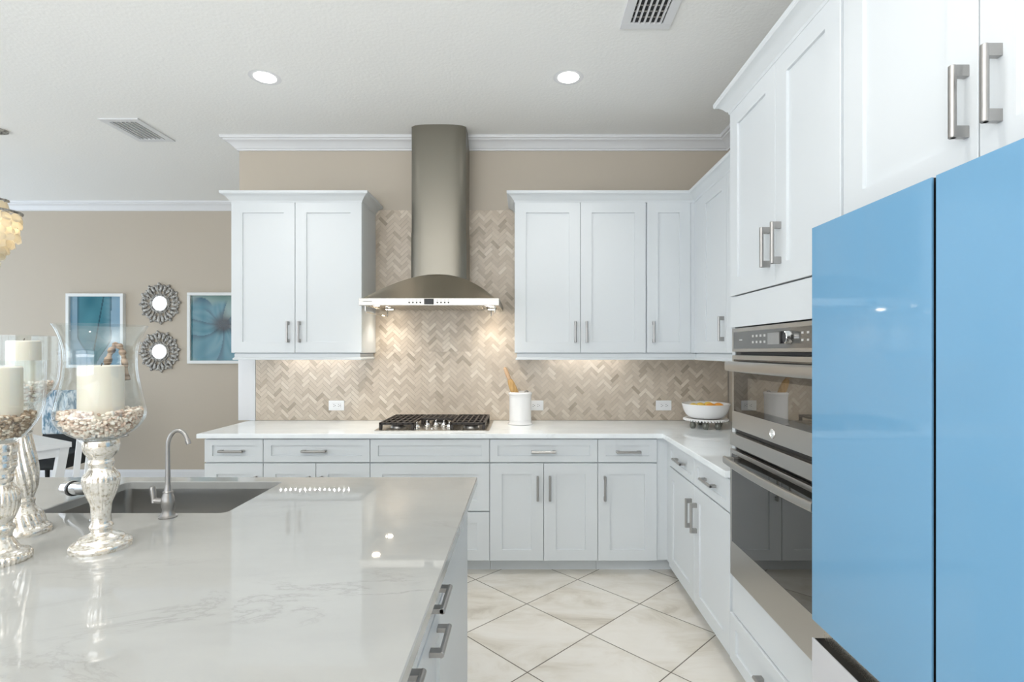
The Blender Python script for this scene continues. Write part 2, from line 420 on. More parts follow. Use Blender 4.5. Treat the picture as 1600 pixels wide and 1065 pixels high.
# ------------------------------------------------------------------ backsplash, herringbone of 1 x 3 inch strips
def herringbone(b, x0, x1, z0, z1, yface):
    Wd, Ln, gap = 0.0254, 0.0762, 0.0007
    tone = b.bm.loops.layers.float_color.get('tone') or b.bm.loops.layers.float_color.new('tone')
    c, s_ = cos(pi/4), sin(pi/4); ox, oz = -0.62, 1.2
    sub = bmesh.new(); tl = sub.loops.layers.float_color.new('tone')
    for j in range(-32, 33):
        for i in range(-110, 111):
            for kind in (0, 1):
                a, d = (i+3*j)*Wd, (i-3*j)*Wd
                r = (a+gap, a+Ln-gap, d+gap, d+Wd-gap) if kind == 0 else (a+gap, a+Wd-gap, d+Wd+gap, d+Wd+Ln-gap)
                pts = [(ox+(p*c-q*s_), oz+(p*s_+q*c)) for p, q in ((r[0], r[2]), (r[1], r[2]), (r[1], r[3]), (r[0], r[3]))]
                if max(p[0] for p in pts) < x0 or min(p[0] for p in pts) > x1 or max(p[1] for p in pts) < z0 or min(p[1] for p in pts) > z1: continue
                t = min(1, max(0, random.gauss(0.5, 0.21))); col = (t, t, t, 1)
                top = [sub.verts.new((p[0], yface, p[1])) for p in pts]; bot = [sub.verts.new((p[0], yface+0.004, p[1])) for p in pts]
                fs = [sub.faces.new(top)] + [sub.faces.new((top[q], bot[q], bot[(q+1) % 4], top[(q+1) % 4])) for q in range(4)]
                for f in fs:
                    for lp in f.loops: lp[tl] = col
    for co, no in (((x0, 0, 0), (-1, 0, 0)), ((x1, 0, 0), (1, 0, 0)), ((0, 0, z0), (0, 0, -1)), ((0, 0, z1), (0, 0, 1))):
        bmesh.ops.bisect_plane(sub, geom=sub.verts[:]+sub.edges[:]+sub.faces[:], plane_co=co, plane_no=no, clear_outer=True)
    me = bpy.data.meshes.new('tmp'); sub.to_mesh(me); sub.free(); b.bm.from_mesh(me); bpy.data.meshes.remove(me)
bs = thing('backsplash', 'beige marble herringbone backsplash covering the wall behind the cooktop and worktop', 'backsplash', (-0.25, YW, CT))
b = B()
herringbone(b, -2.063, XR-0.01, CT+0.001, 1.44, YW-0.011)
herringbone(b, -1.16, -0.055, 1.44, 2.524, YW-0.011)
part('herringbone_tile', b, M_tile, bs, smooth=None)
part('grout_bed', B().box(-2.063, XR-0.003, YW-0.009, YW-0.0002, CT+0.001, 1.44).box(-1.16, -0.055, YW-0.009, YW-0.0002, 1.44, 2.524), M_grout, bs)

# ------------------------------------------------------------------ cabinets
YU, YBF = 3.725, 3.43                        # front planes of wall and base cabinet doors
XU, XB, XT = 1.19, 0.911, 0.905
FU = lambda u, n, z: (u, YU-n, z)
FB = lambda u, n, z: (u, YBF-n, z)
FUR = lambda u, n, z: (XU-n, u, z)
FBR = lambda u, n, z: (XB-n, u, z)
FT = lambda u, n, z: (XT-n, u, z)
FI = lambda u, n, z: (-0.235+n, u, z)        # island side facing the aisle
G = 0.0018                                   # half gap between fronts

def front(parent, name, F, u0, u1, z0, z1, fu, fz, hnd=None, axis='z', Lh=0.148):
    d = part(name, B().shaker(F, min(u0, u1)+G, max(u0, u1)-G, z0, z1, fu, fz), M_cab, parent)
    if hnd: part('handle', B().handle(F, hnd[0], hnd[1], Lh, axis), M_nickel, d, 'brushed nickel bar handle')
    return d

# wall cabinets
c = thing('wall_cabinet', 'white two-door wall cabinet to the left of the range hood', 'cabinet', (-1.60, YW, 1.4325), 'white shaker wall cabinets')
part('cabinet_body', B().box(-2.063, -1.1438, YU+0.02, YW, 1.4325, 2.493, 0.001), M_cab, c)
front(c, 'door', FU, -2.063, -1.6135, 1.4345, 2.491, 0.078, 0.074, (-1.658, 1.579))
front(c, 'door', FU, -1.6135, -1.1438, 1.4345, 2.491, 0.078, 0.074, (-1.578, 1.579))
cr = [(-0.02, 2.488), (0.002, 2.488), (0.004, 2.500), (0.012, 2.506), (0.022, 2.520), (0.036, 2.532), (0.050, 2.537), (0.054, 2.543), (0.054, 2.557), (-0.02, 2.557)]
rail = [(-0.02, 1.383), (-0.004, 1.383), (-0.002, 1.392), (-0.012, 1.402), (-0.012, 1.425), (-0.02, 1.4325), (-0.034, 1.4325), (-0.034, 1.383)]
part('crown', B().mould([(-2.063, YW), (-2.063, YU), (-1.1438, YU), (-1.1438, YW)], cr, side=1), M_cab, c, smooth=25)
part('light_rail', B().mould([(-2.063, YW), (-2.063, YU), (-1.1438, YU), (-1.1438, YW)], [(o-0.004, z) for o, z in rail], side=1), M_cab, c)
c = thing('wall_cabinet', 'white two-door wall cabinet just right of the range hood', 'cabinet', (0.39, YW, 1.4325), 'white shaker wall cabinets')
part('cabinet_body', B().box(-0.072, 0.852, YU+0.02, YW, 1.4325, 2.493, 0.001), M_cab, c)
front(c, 'door', FU, -0.072, 0.391, 1.4345, 2.491, 0.078, 0.074, (0.353, 1.579))
front(c, 'door', FU, 0.391, 0.851, 1.4345, 2.491, 0.078, 0.074, (0.433, 1.579))
c = thing('wall_cabinet', 'narrow white single-door wall cabinet in the back wall corner', 'cabinet', (1.0, YW, 1.4325), 'white shaker wall cabinets')
part('cabinet_body', B().box(0.854, XR, YU+0.02, YW, 1.4325, 2.493, 0.001).box(1.166, XU+0.02, YU+0.004, YU+0.03, 1.4325, 2.493), M_cab, c)
front(c, 'door', FU, 0.857, 1.166, 1.4345, 2.491, 0.078, 0.074, (0.901, 1.579))
c = thing('wall_cabinet', 'white wall cabinet on the right wall between the corner and the oven tower', 'cabinet', (XR, 3.0, 1.4325), 'white shaker wall cabinets')
part('cabinet_body', B().box(XU+0.02, XR, 2.352, YU+0.018, 1.4325, 2.493, 0.001).box(XU+0.004, XU+0.03, 3.58, YU+0.018, 1.4325, 2.493), M_cab, c)
front(c, 'door', FUR, 3.13, 3.575, 1.4345, 2.491, 0.078, 0.074, (3.172, 1.579))
front(c, 'door', FUR, 2.70, 3.13, 1.4345, 2.491, 0.078, 0.074)
front(c, 'door', FUR, 2.355, 2.70, 1.4345, 2.491, 0.078, 0.074)
pth = [(-0.072, YW), (-0.072, YU), (XU, YU), (XU, 2.352)]
single('crown_moulding', B().mould(pth, cr, side=1), M_cab, 'white cornice running along the top of the wall cabinets right of the hood', 'moulding', (0.5, YU, 2.49), smooth=25)
single('light_rail', B().mould(pth, [(o-0.004, z) for o, z in rail], side=1), M_cab, 'white trim strip along the underside of the wall cabinets right of the hood', 'moulding', (0.5, YU, 1.4))

# base cabinets, back run
def base_unit(label, u0, u1, spec, fillers=()):
    c = thing('base_cabinet', label, 'cabinet', ((u0+u1)/2, YW, 0), 'white base cabinets on the back wall')
    b = B().box(u0+0.0006, u1-0.0006, YBF+0.02, YW-0.012, 0.09, 0.8835)
    for f in fillers: b.box(*f)
    part('cabinet_body', b, M_cab, c)
    part('toe_kick', B().box(u0+0.001, u1-0.001+(0.12 if fillers else 0), YBF+0.085, YBF+0.10, 0, 0.09), M_cab, c)
    for name, a0, a1, z0, z1, h, ax in spec:
        fr = (0.05, 0.040) if name == 'drawer' and z1-z0 < 0.2 else (0.078, 0.07)
        front(c, name, FB, a0, a1, z0, z1, fr[0], fr[1], h, ax, 0.158)
D, T, A_, Z_ = 0.727, 0.875, 0.09, 0.719
base_unit('white base cabinet at the open left end of the back worktop', -2.073, -1.692, [('drawer', -2.073, -1.692, D, T, (-1.89, 0.801), 'x'), ('door', -2.073, -1.692, A_, Z_, (-1.735, 0.561), 'z')])
base_unit('white base cabinet left of the cooktop, one wide drawer over two doors', -1.692, -1.001, [('drawer', -1.692, -1.001, D, T, (-1.357, 0.801), 'x'), ('door', -1.692, -1.351, A_, Z_, (-1.391, 0.561), 'z'), ('door', -1.351, -1.001, A_, Z_, (-1.311, 0.561), 'z')])
base_unit('white base cabinet of drawers directly under the gas cooktop', -1.001, -0.2275, [('drawer', -1.001, -0.2275, D, T, None, 'x'), ('drawer', -1.001, -0.2275, 0.411, Z_, (-0.615, 0.565), 'x'), ('drawer', -1.001, -0.2275, A_, 0.403, (-0.615, 0.245), 'x')])
base_unit('white base cabinet under the utensil crock, one drawer over two doors', -0.2275, 0.4717, [('drawer', -0.2275, 0.4717, D, T, (0.122, 0.796), 'x'), ('door', -0.2275, 0.122, A_, Z_, (0.083, 0.561), 'z'), ('door', 0.122, 0.4717, A_, Z_, (0.162, 0.561), 'z')])
base_unit('white base cabinet beside the inner corner, one drawer over one door', 0.4717, 0.856, [('drawer', 0.4717, 0.856, D, T, (0.668, 0.796), 'x'), ('door', 0.4717, 0.856, A_, Z_, (0.516, 0.561), 'z')],
          [(0.856, XB+0.02, YBF+0.012, YBF+0.03, 0.09, 0.8835)])
c = thing('base_cabinet', 'white base cabinet under the right worktop, between the corner and the ovens', 'cabinet', (XR, 2.85, 0))
part('cabinet_body', B().box(XB+0.02, XR-0.003, 2.3475, 3.40, 0.09, 0.8835).box(XB+0.012, XB+0.03, 3.35, YBF+0.012, 0.09, 0.8835), M_cab, c)
part('toe_kick', B().box(XB+0.085, XB+0.10, 2.3475, YBF+0.08, 0, 0.09), M_cab, c)
front(c, 'drawer', FBR, 2.855, 3.353, D, T, 0.05, 0.04, (3.09, 0.801), 'x', 0.158)
front(c, 'drawer', FBR, 2.357, 2.855, D, T, 0.05, 0.04, (2.60, 0.801), 'x', 0.158)
front(c, 'door', FBR, 2.855, 3.353, A_, Z_, 0.078, 0.07, (2.898, 0.561), 'z', 0.158)
front(c, 'door', FBR, 2.357, 2.855, A_, Z_, 0.078, 0.07, (2.812, 0.561), 'z', 0.158)

# tall oven cabinet
c = thing('oven_cabinet', 'tall white cabinet tower housing the built-in double oven', 'cabinet', (XR, 1.93, 0))
b = B().box(XT+0.012, XR-0.003, 2.312, 2.3445, 0.09, 2.493).box(XT+0.012, XR-0.003, 1.519, 1.548, 0.09, 2.493)
b.box(XT+0.02, XR-0.003, 1.548, 2.312, 1.685, 2.493).box(XT+0.02, XR-0.003, 1.548, 2.312, 0.09, 0.465).box(XR-0.03, XR-0.003, 1.548, 2.312, 0.465, 1.685)
part('cabinet_body', b, M_cab, c)
part('toe_kick', B().box(XT+0.085, XT+0.10, 1.52, 2.344, 0, 0.09), M_cab, c)
part('filler_panel', B().box(XT+0.004, XT+0.02, 1.519, 2.3445, 1.548, 1.680, 0.001), M_cab, c)
part('filler_panel', B().box(XT+0.008, XT+0.02, 1.519, 2.325, 0.302, 0.468, 0.001), M_cab, c)
front(c, 'door', FT, 1.917, 2.343, 1.685, 2.491, 0.078, 0.074, (1.962, 1.829))
front(c, 'door', FT, 1.521, 1.917, 1.685, 2.491, 0.078, 0.074, (1.878, 1.829))
front(c, 'drawer', FT, 1.521, 2.343, 0.092, 0.297, 0.06, 0.05, (1.95, 0.20), 'x', 0.158)
c = thing('fridge_cabinet', 'white two-door cabinet above the blue refrigerator', 'cabinet', (XR, 1.06, 1.80))
part('cabinet_body', B().box(XT+0.02, XR-0.003, 0.60, 1.517, 1.805, 2.493, 0.001).box(XT+0.006, XT+0.02, 1.503, 1.517, 1.805, 2.493), M_cab, c)
front(c, 'door', FT, 1.058, 1.502, 1.805, 2.491, 0.078, 0.074, (1.086, 1.955))
front(c, 'door', FT, 0.61, 1.058, 1.805, 2.491, 0.078, 0.074, (1.010, 1.955))
single('fridge_side_panel', B().box(XT+0.006, XR-0.003, 0.575, 0.598, 0, 2.493, 0.001), M_cab, 'tall white end panel at the near side of the refrigerator', 'panel', (XR, 0.586, 0))
single('crown_moulding', B().mould([(XR, 2.345), (XT, 2.345), (XT, 0.575), (XR, 0.575)], cr, side=1), M_cab, 'white cornice along the top of the oven tower and refrigerator cabinet', 'moulding', (XT, 1.4, 2.49), smooth=25)

# ------------------------------------------------------------------ worktops
def slab(outer, holes, z0, z1, ch=0.003):
    b = B(); bm = b.bm
    def loop(pts, z): return [bm.verts.new((p[0], p[1], z)) for p in pts]
    def inset(pts, d):
        n = len(pts); out = []
        for i in range(n):
            p0, p, p1 = (Vector(pts[(i+q) % n]) for q in (-1, 0, 1))
            a, c2 = (p-p0).normalized(), (p1-p).normalized(); na, nc = Vector((-a.y, a.x)), Vector((-c2.y, c2.x))
            m = na+nc; m = m/m.dot(na); out.append(tuple(p+m*d))
        return out
    tops, bots = [], []
    for pts in [outer]+holes:
        lo = loop(pts, z0); mid = loop(pts, z1-ch); hi = loop(inset(pts, ch), z1)
        for a, c2 in ((lo, mid), (mid, hi)):
            for i in range(len(pts)):
                j = (i+1) % len(pts); bm.faces.new((a[i], a[j], c2[j], c2[i]))
        tops += [bm.edges.get((hi[i], hi[(i+1) % len(pts)])) for i in range(len(pts))]
        bots += [bm.edges.get((lo[i], lo[(i+1) % len(pts)])) for i in range(len(pts))]
    for ed in (tops, bots): bmesh.ops.triangle_fill(bm, edges=ed, use_beauty=True, use_dissolve=False)
    return b
single('countertop', slab([(-2.108, YW-0.012), (-2.108, 3.405), (0.887, 3.405), (0.887, 2.348), (XR-0.003, 2.348), (XR-0.003, YW-0.012)], [], 0.885, CT), M_quartz,
       'white quartz worktop running along the back wall and round the corner to the ovens', 'countertop', (0, 3.7, 0.885), smooth=None)

# ------------------------------------------------------------------ island, sink
c = thing('kitchen_island', 'white kitchen island base with drawers facing the aisle', 'island', (-1.55, 1.5, 0))
b = B().box(-0.95, -0.256, 0.80, 2.20, 0.09, 0.8835).box(-0.256, -0.238, 1.535, 2.20, 0.0, 0.8835, 0.001)
b.box(-2.85, -0.95, 0.80, 2.20, 0.09, 0.64).box(-2.85, -1.66, 0.80, 2.20, 0.64, 0.8835).box(-1.66, -0.95, 0.80, 1.66, 0.64, 0.8835).box(-1.66, -0.95, 2.175, 2.20, 0.64, 0.8835)
part('cabinet_body', b, M_cab, c)
part('toe_kick', B().box(-0.31, -0.30, 0.85, 1.535, 0, 0.09).box(-2.8, -0.31, 0.85, 0.86, 0, 0.09).box(-2.8, -0.26, 2.12, 2.13, 0, 0.09).box(-2.81, -2.80, 0.85, 2.13, 0, 0.09), M_cab, c)
for u0, u1, hc in ((1.165, 1.533, 1.385), (0.803, 1.163, 1.0)):
    front(c, 'drawer', FI, u0, u1, 0.757, 0.875, 0.06, 0.04, (hc, 0.80), 'x', 0.14)
    front(c, 'drawer', FI, u0, u1, 0.43, 0.749, 0.07, 0.08, (hc-0.015, 0.70), 'x', 0.14)
    front(c, 'drawer', FI, u0, u1, 0.10, 0.422, 0.07, 0.08, (hc-0.015, 0.36), 'x', 0.14)
def rrect(x0, x1, y0, y1, r, n=6):
    out = []
    for cx, cy, a0 in ((x1-r, y1-r, 0), (x0+r, y1-r, pi/2), (x0+r, y0+r, pi), (x1-r, y0+r, 1.5*pi)):
        out += [(cx+r*cos(a0+pi/2*i/n), cy+r*sin(a0+pi/2*i/n)) for i in range(n+1)]
    return out
SX0, SX1, SY0, SY1 = -1.617, -0.985, 1.745, 2.162
hole = rrect(SX0, SX1, SY0, SY1, 0.022)[::-1]
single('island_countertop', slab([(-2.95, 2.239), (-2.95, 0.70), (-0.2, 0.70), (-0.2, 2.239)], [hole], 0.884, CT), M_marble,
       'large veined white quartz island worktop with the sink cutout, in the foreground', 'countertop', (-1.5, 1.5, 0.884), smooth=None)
c = thing('sink', 'undermount stainless steel sink set into the island worktop', 'sink', (-1.3, 1.95, 0.66))
rs = [[(x, y, z) for x, y in rrect(SX0-e, SX1+e, SY0-e, SY1+e, rr)] for e, z, rr in
      ((0.02, 0.8825, 0.02), (0.004, 0.8825, 0.02), (0.002, 0.86, 0.02), (0.0, 0.70, 0.03), (-0.03, 0.672, 0.05), (-0.2, 0.668, 0.005))]
part('basin', B().rings(rs, caps=False).rings([rs[-1], [(-1.3, 1.95, 0.667)]*len(rs[-1])], caps=False), M_sink, c, smooth=50)
part('drain', B().lathe(-1.3, 1.95, [(0.0, 0.668), (0.045, 0.669), (0.048, 0.673), (0.04, 0.674), (0.0, 0.672)], 32), M_chrome, c)

# drinking water tap
tx, ty = -1.1416, 1.697
c = thing('water_tap', 'slim brushed nickel gooseneck water tap at the near rim of the sink', 'tap', (tx, ty, CT))
part('tap_body', B().lathe(tx, ty, [(0.0, 0), (0.026, 0), (0.0265, 0.004), (0.020, 0.008), (0.017, 0.016), (0.015, 0.026), (0.018, 0.036), (0.0195, 0.05), (0.018, 0.064), (0.014, 0.075), (0.0145, 0.082), (0.011, 0.085), (0.008, 0.105), (0.0, 0.106)], 32, z=CT), M_nickel, c)
neck = [(tx, ty, CT+0.095), (tx, ty, CT+0.22)]
for i in range(1, 15):
    a = pi - i/14*pi*0.86; neck.append((tx+0.034+0.034*cos(a), ty-0.002*i/14, CT+0.222+0.056*sin(a)))
part('gooseneck_spout', B().tube(neck, [0.0078]+[0.0062]*(len(neck)-1), 14), M_nickel, c, smooth=50)
tip = Vector(neck[-1]); dr = (tip-Vector(neck[-2])).normalized()
part('spout_tip', B().cyl(tip-dr*0.004, tip+dr*0.012, 0.0082, 0.0078, 16, 0.001), M_nickel, c)
part('lever', B().cyl((tx-0.012, ty, CT+0.052), (tx-0.042, ty, CT+0.054), 0.009, 0.0085, 16).tube([(tx-0.044, ty, CT+0.048), (tx-0.046, ty, CT+0.064), (tx-0.048, ty, CT+0.082), (tx-0.050, ty, CT+0.098)], [0.009, 0.0075, 0.009, 0.007], 12), M_nickel, c)
# main faucet, mostly behind the middle candle holder
fx, fy = -1.333, 1.662
c = thing('kitchen_faucet', 'pull-out sink faucet mostly hidden behind the tall hurricane candle holder', 'faucet', (fx, fy, CT))
part('faucet_body', B().lathe(fx, fy, [(0, 0), (0.024, 0), (0.0245, 0.006), (0.022, 0.01), (0.0215, 0.03), (0.021, 0.2), (0.022, 0.235), (0.016, 0.252), (0, 0.254)], 32, z=CT), M_nickel, c)
a, d = Vector((-1.515, 1.815, 0.976)), Vector((-1.628, 1.89, 0.9575)); dr = (d-a).normalized()
part('spout', B().tube([(fx, fy, CT+0.15), (fx-0.04, fy+0.04, CT+0.115), (-1.45, 1.77, 0.989), a], [0.019, 0.020, 0.022, 0.0225], 20), M_nickel, c)
hd = part('spray_head', B().cyl(a-dr*0.002, a+dr*0.064, 0.0225, 0.023, 24).cyl(a+dr*0.078, d, 0.0275, 0.026, 28, 0.003), M_chrome, c)
part('black_collar', B().cyl(a+dr*0.064, a+dr*0.078, 0.0255, 0.0265, 24), M_black, hd, 'black rubber collar')
part('lever', B().tube([(fx, fy, CT+0.25), (fx+0.03, fy, CT+0.262), (fx+0.09, fy, CT+0.269)], [0.008, 0.006, 0.0045], 12), M_nickel, c)

# ------------------------------------------------------------------ range hood
hx = -0.623
c = thing('range_hood', 'stainless steel chimney range hood with arched canopy on the back wall', 'range hood', (hx, YW, 1.741))
YC = 3.814
def bow(w, yf, yb, bulge, n=14, r=0.03):
    pts = [(hx-w, yb), (hx-w, yf+r+0.01)]
    for i in range(n+1):
        t = -1+2*i/n; e = (1-abs(t)**6)
        pts.append((hx+w*t*(1 if abs(t) < 1 else 1), yf+0.03*(abs(t)**7) - bulge*(1-t*t)))
    pts += [(hx+w, yf+r+0.01), (hx+w, yb)]
    return pts
pc = bow(0.2, YC, YW-0.012, 0.012)
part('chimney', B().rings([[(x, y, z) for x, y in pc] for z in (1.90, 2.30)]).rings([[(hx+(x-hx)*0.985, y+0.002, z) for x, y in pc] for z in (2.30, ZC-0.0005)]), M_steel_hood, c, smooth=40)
hw = 0.457; arc_n = 40
def arch(t, w, rise): return rise*(1-abs(t)**2.05)
prof_f, prof_b, low_f, low_b = [], [], [], []
for i in range(arc_n+1):
    t = -1+2*i/arc_n; x = hx+t*(hw-0.028)
    h = arch(t, hw, 0.205); h = max(h, 0.002)
    fr = h/0.205
    prof_f.append((x, 3.452+0.345*fr, 1.789+h)); prof_b.append((x, YW-0.012, 1.789+h)); low_f.append((x, 3.452, 1.789)); low_b.append((x, YW-0.012, 1.789))
b = B()
vv = [[b.bm.verts.new(p) for p in r] for r in (low_b, low_f)]
mid = [[b.bm.verts.new(Vector(low_f[i]).lerp(Vector(prof_f[i]), s)+Vector((0, 0.012*sin(pi*s), 0))) for i in range(arc_n+1)] for s in (0.25, 0.5, 0.75)]
top = [b.bm.verts.new(p) for p in prof_f]; bk = [b.bm.verts.new(p) for p in prof_b]
rows = [vv[0], vv[1]]+mid+[top, bk]
for r0, r1 in zip(rows, rows[1:]):
    for i in range(arc_n): b.bm.faces.new((r0[i], r0[i+1], r1[i+1], r1[i]))
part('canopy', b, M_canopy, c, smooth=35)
part('front_band', B().box(hx-hw, hx+hw, 3.447, 3.475, 1.741, 1.790, 0.004).box(hx-hw, hx-hw+0.02, 3.475, YW-0.012, 1.748, 1.790, 0.002).box(hx+hw-0.02, hx+hw, 3.475, YW-0.012, 1.748, 1.790, 0.002), M_steel, c)
part('underside', B().box(hx-hw+0.02, hx+hw-0.02, 3.475, YW-0.012, 1.762, 1.780), M_steel, c)
FH = lambda u, n, z: (u, 3.447-n, z)
part('display', B().fbox(FH, hx-0.031, hx+0.031, -0.002, 0.001, 1.748, 1.785), M_black, c, 'small black display')
for u in (-0.128, -0.104, -0.080, -0.056, 0.055, 0.079, 0.103, 0.127):
    part('button', B().cyl(FH(hx+u, -0.002, 1.7605), FH(hx+u, 0.0025, 1.7605), 0.0052, seg=14), M_black, c)
M_greyprint = mat('grey_print', (0.10, 0.10, 0.10), 0.5)
for us in ((-0.128, -0.104, -0.080, -0.056), (0.055, 0.079, 0.103, 0.127)):
    b = B()
    for u in us: b.fbox(FH, hx+u-0.004, hx+u+0.004, -0.001, 0.0004, 1.7755, 1.7775)
    part('button_icons', b, M_greyprint, c)
b = B()
for i in range(9): b.fbox(FH, hx-0.428+i*0.0066, hx-0.428+i*0.0066+0.0048, -0.001, 0.0004, 1.7655, 1.7695)
part('printed_lettering', b, M_greyprint, c)
b = B().box(hx-0.32, hx+0.32, 3.55, 4.0, 1.752, 1.762, 0.002)
for i in range(-10, 11): b.cyl((hx+i*0.03, 3.56, 1.752), (hx+i*0.03, 3.99, 1.752), 0.005, seg=8)
part('filter', b, M_steel, c)
for sx_ in (-0.378, 0.378):
    for yy in (3.57, 3.925):
        l = part('lamp', B().lathe(hx+sx_, yy, [(0, 0), (0.036, 0), (0.037, -0.006), (0.030, -0.009), (0.0, -0.009)], 28, z=1.762), M_steel, c)
        part('lens', B().lathe(hx+sx_, yy, [(0, -0.009), (0.026, -0.009), (0.024, -0.012), (0, -0.013)], 24, z=1.762), M_halogen, l)
        d = bpy.data.lights.new('hood_spot', 'SPOT'); d.energy = 4.6; d.color = (1.0, 0.91, 0.79); d.spot_size = 2.2; d.spot_blend = 0.9; d.shadow_soft_size = 0.02
        o = bpy.data.objects.new('hood_spot', d); COL.objects.link(o); o.location = (hx+sx_, yy, 1.742)
for sg in (-1, 1):
    x = hx+sg*0.425
    part('wire_rail', B().tube([(x, 3.49, 1.755), (x, 3.49, 1.712), (x, 3.497, 1.702), (x+sg*-0.045, 3.86, 1.694), (x+sg*-0.047, 3.868, 1.702), (x+sg*-0.047, 3.868, 1.752)], 0.0042, 8), M_chrome, c)

# ------------------------------------------------------------------ gas cooktop
cx0, cx1, cy0, cy1 = -1.0, -0.236, 3.505, 4.02
c = thing('gas_cooktop', 'stainless gas cooktop with black cast iron grates set on the back worktop', 'cooktop', ((cx0+cx1)/2, 3.77, CT))
rr = rrect(cx0, cx1, cy0, cy1, 0.025)
rr2 = rrect(cx0+0.012, cx1-0.012, cy0+0.012, cy1-0.012, 0.02)
part('cooktop_plate', B().rings([[(x, y, CT+0.0005) for x, y in rr], [(x, y, CT+0.006) for x, y in rr], [(x, y, CT+0.009) for x, y in rr2]]), M_steel, c)
ccx = (cx0+cx1)/2
for bx, by, br in ((cx0+0.13, 3.64, 0.04), (cx0+0.13, 3.89, 0.035), (ccx, 3.885, 0.05), (cx1-0.13, 3.64, 0.045), (cx1-0.13, 3.89, 0.03)):
    q = part('burner', B().lathe(bx, by, [(0, 0), (br+0.012, 0), (br+0.008, 0.012), (0, 0.012)], 28, z=CT+0.009), M_nickel, c)
    part('burner_cap', B().lathe(bx, by, [(0, 0), (br, 0), (br, 0.008), (br-0.006, 0.011), (0, 0.012)], 28, z=CT+0.021), M_iron, q)
def grate(x0, x1, y0, y1, fingers):
    b = B(); zt = CT+0.054; h = 0.016
    for x in (x0, x1-0.016): b.box(x, x+0.016, y0, y1, zt-h, zt, 0.003)
    for y in (y0, y1-0.016): b.box(x0, x1, y, y+0.016, zt-h, zt, 0.003)
    
    for q in (0.25, 0.5, 0.75): ym = y0+(y1-y0)*q; b.box(x0, x1, ym-0.006, ym+0.006, zt-h, zt, 0.002)
    for f in fingers: b.box(f-0.006, f+0.006, y0, y1, zt-h*0.9, zt+0.001, 0.002)
    for x in (x0, x1-0.02):
        for y in (y0, y1-0.02): b.box(x, x+0.02, y, y+0.02, CT+0.009, zt-0.004, 0.003)
    return b
g3 = (cx1-cx0-0.05)/3
xs = [cx0+0.025+i*g3 for i in range(4)]
part('grate', grate(xs[0], xs[1]-0.004, 3.545, 4.0, [xs[0]+g3*k for k in (0.17, 0.33, 0.5, 0.67, 0.83)]), M_iron, c)
part('grate', grate(xs[1], xs[2]-0.004, 3.77, 4.0, [xs[1]+g3*k for k in (0.17, 0.33, 0.5, 0.67, 0.83)]), M_iron, c)
part('grate', grate(xs[2], xs[3]-0.004, 3.545, 4.0, [xs[2]+g3*k for k in (0.17, 0.33, 0.5, 0.67, 0.83)]), M_iron, c)
for kx, ky in ((-0.113, 3.60), (-0.058, 3.68), (0.0, 3.70), (0.058, 3.68), (0.108, 3.60)):
    k_ = part('knob', B().lathe(ccx+kx, ky, [(0, 0), (0.023, 0), (0.024, 0.006), (0.019, 0.011), (0.016, 0.024), (0.0, 0.026)], 24, z=CT+0.009), M_chrome, c)
    part('knob_grip', B().box(ccx+kx-0.005, ccx+kx+0.005, ky-0.018, ky+0.018, CT+0.03, CT+0.052, 0.003), M_chrome, k_)
part('knob_light', B().lathe(ccx-0.005, 3.57, [(0, 0), (0.012, 0), (0.012, 0.006), (0.0, 0.009)], 20, z=CT+0.009), M_chrome, c)

# ------------------------------------------------------------------ double wall oven
c = thing('wall_oven', 'built-in stainless double wall oven with dark glass doors', 'oven', (XR-0.1, 1.92, 0.475))
oy0, oy1 = 1.552, 2.308
FO = lambda u, n, z: (XT-n, u, z)
part('oven_body', B().box(XT+0.012, XR-0.05, oy0+0.008, oy1-0.008, 0.478, 1.535), M_black, c)
part('control_panel', B().fbox(FO, oy0, oy1, -0.012, 0.004, 1.442, 1.542, 0.002), M_steel_side, c)
part('control_glass', B().fbox(FO, oy0+0.03, oy1-0.022, -0.002, 0.0055, 1.455, 1.526), M_panelglass, c, 'dark grey glass control strip')
part('display', B().fbox(FO, 1.875, 1.965, -0.001, 0.0062, 1.470, 1.512), M_display, c, 'blank grey screen')
kc = FO(1.80, 0.0055, 1.492); kn = FO(1.80, 0.028, 1.492)
kb = part('knob', B().cyl(kc, kn, 0.024, 0.021, 28, 0.002), M_chrome, c, 'chrome and black dial')
part('knob_grip', B().box(kn[0]-0.012, kn[0]+0.002, 1.795, 1.805, 1.471, 1.513, 0.002), M_black, kb)
b = B()
for col_ in range(4):
    for zz in (1.476, 1.500): b.fbox(FO, 2.10-col_*0.034, 2.085-col_*0.034, -0.001, 0.006, zz, zz+0.009)
for col_ in range(2):
    for zz in (1.478, 1.502): b.fbox(FO, 1.725-col_*0.034, 1.712-col_*0.034, -0.001, 0.006, zz, zz+0.007)
b.fbox(FO, 2.225, 2.195, -0.001, 0.006, 1.489, 1.494)
part('printed_marks', b, M_print, c)
b = B(); b.fbox(FO, oy0+0.02, oy1-0.09, -0.01, 0.0012, 1.431, 1.440)
part('vent_slot', b, M_dark, c)
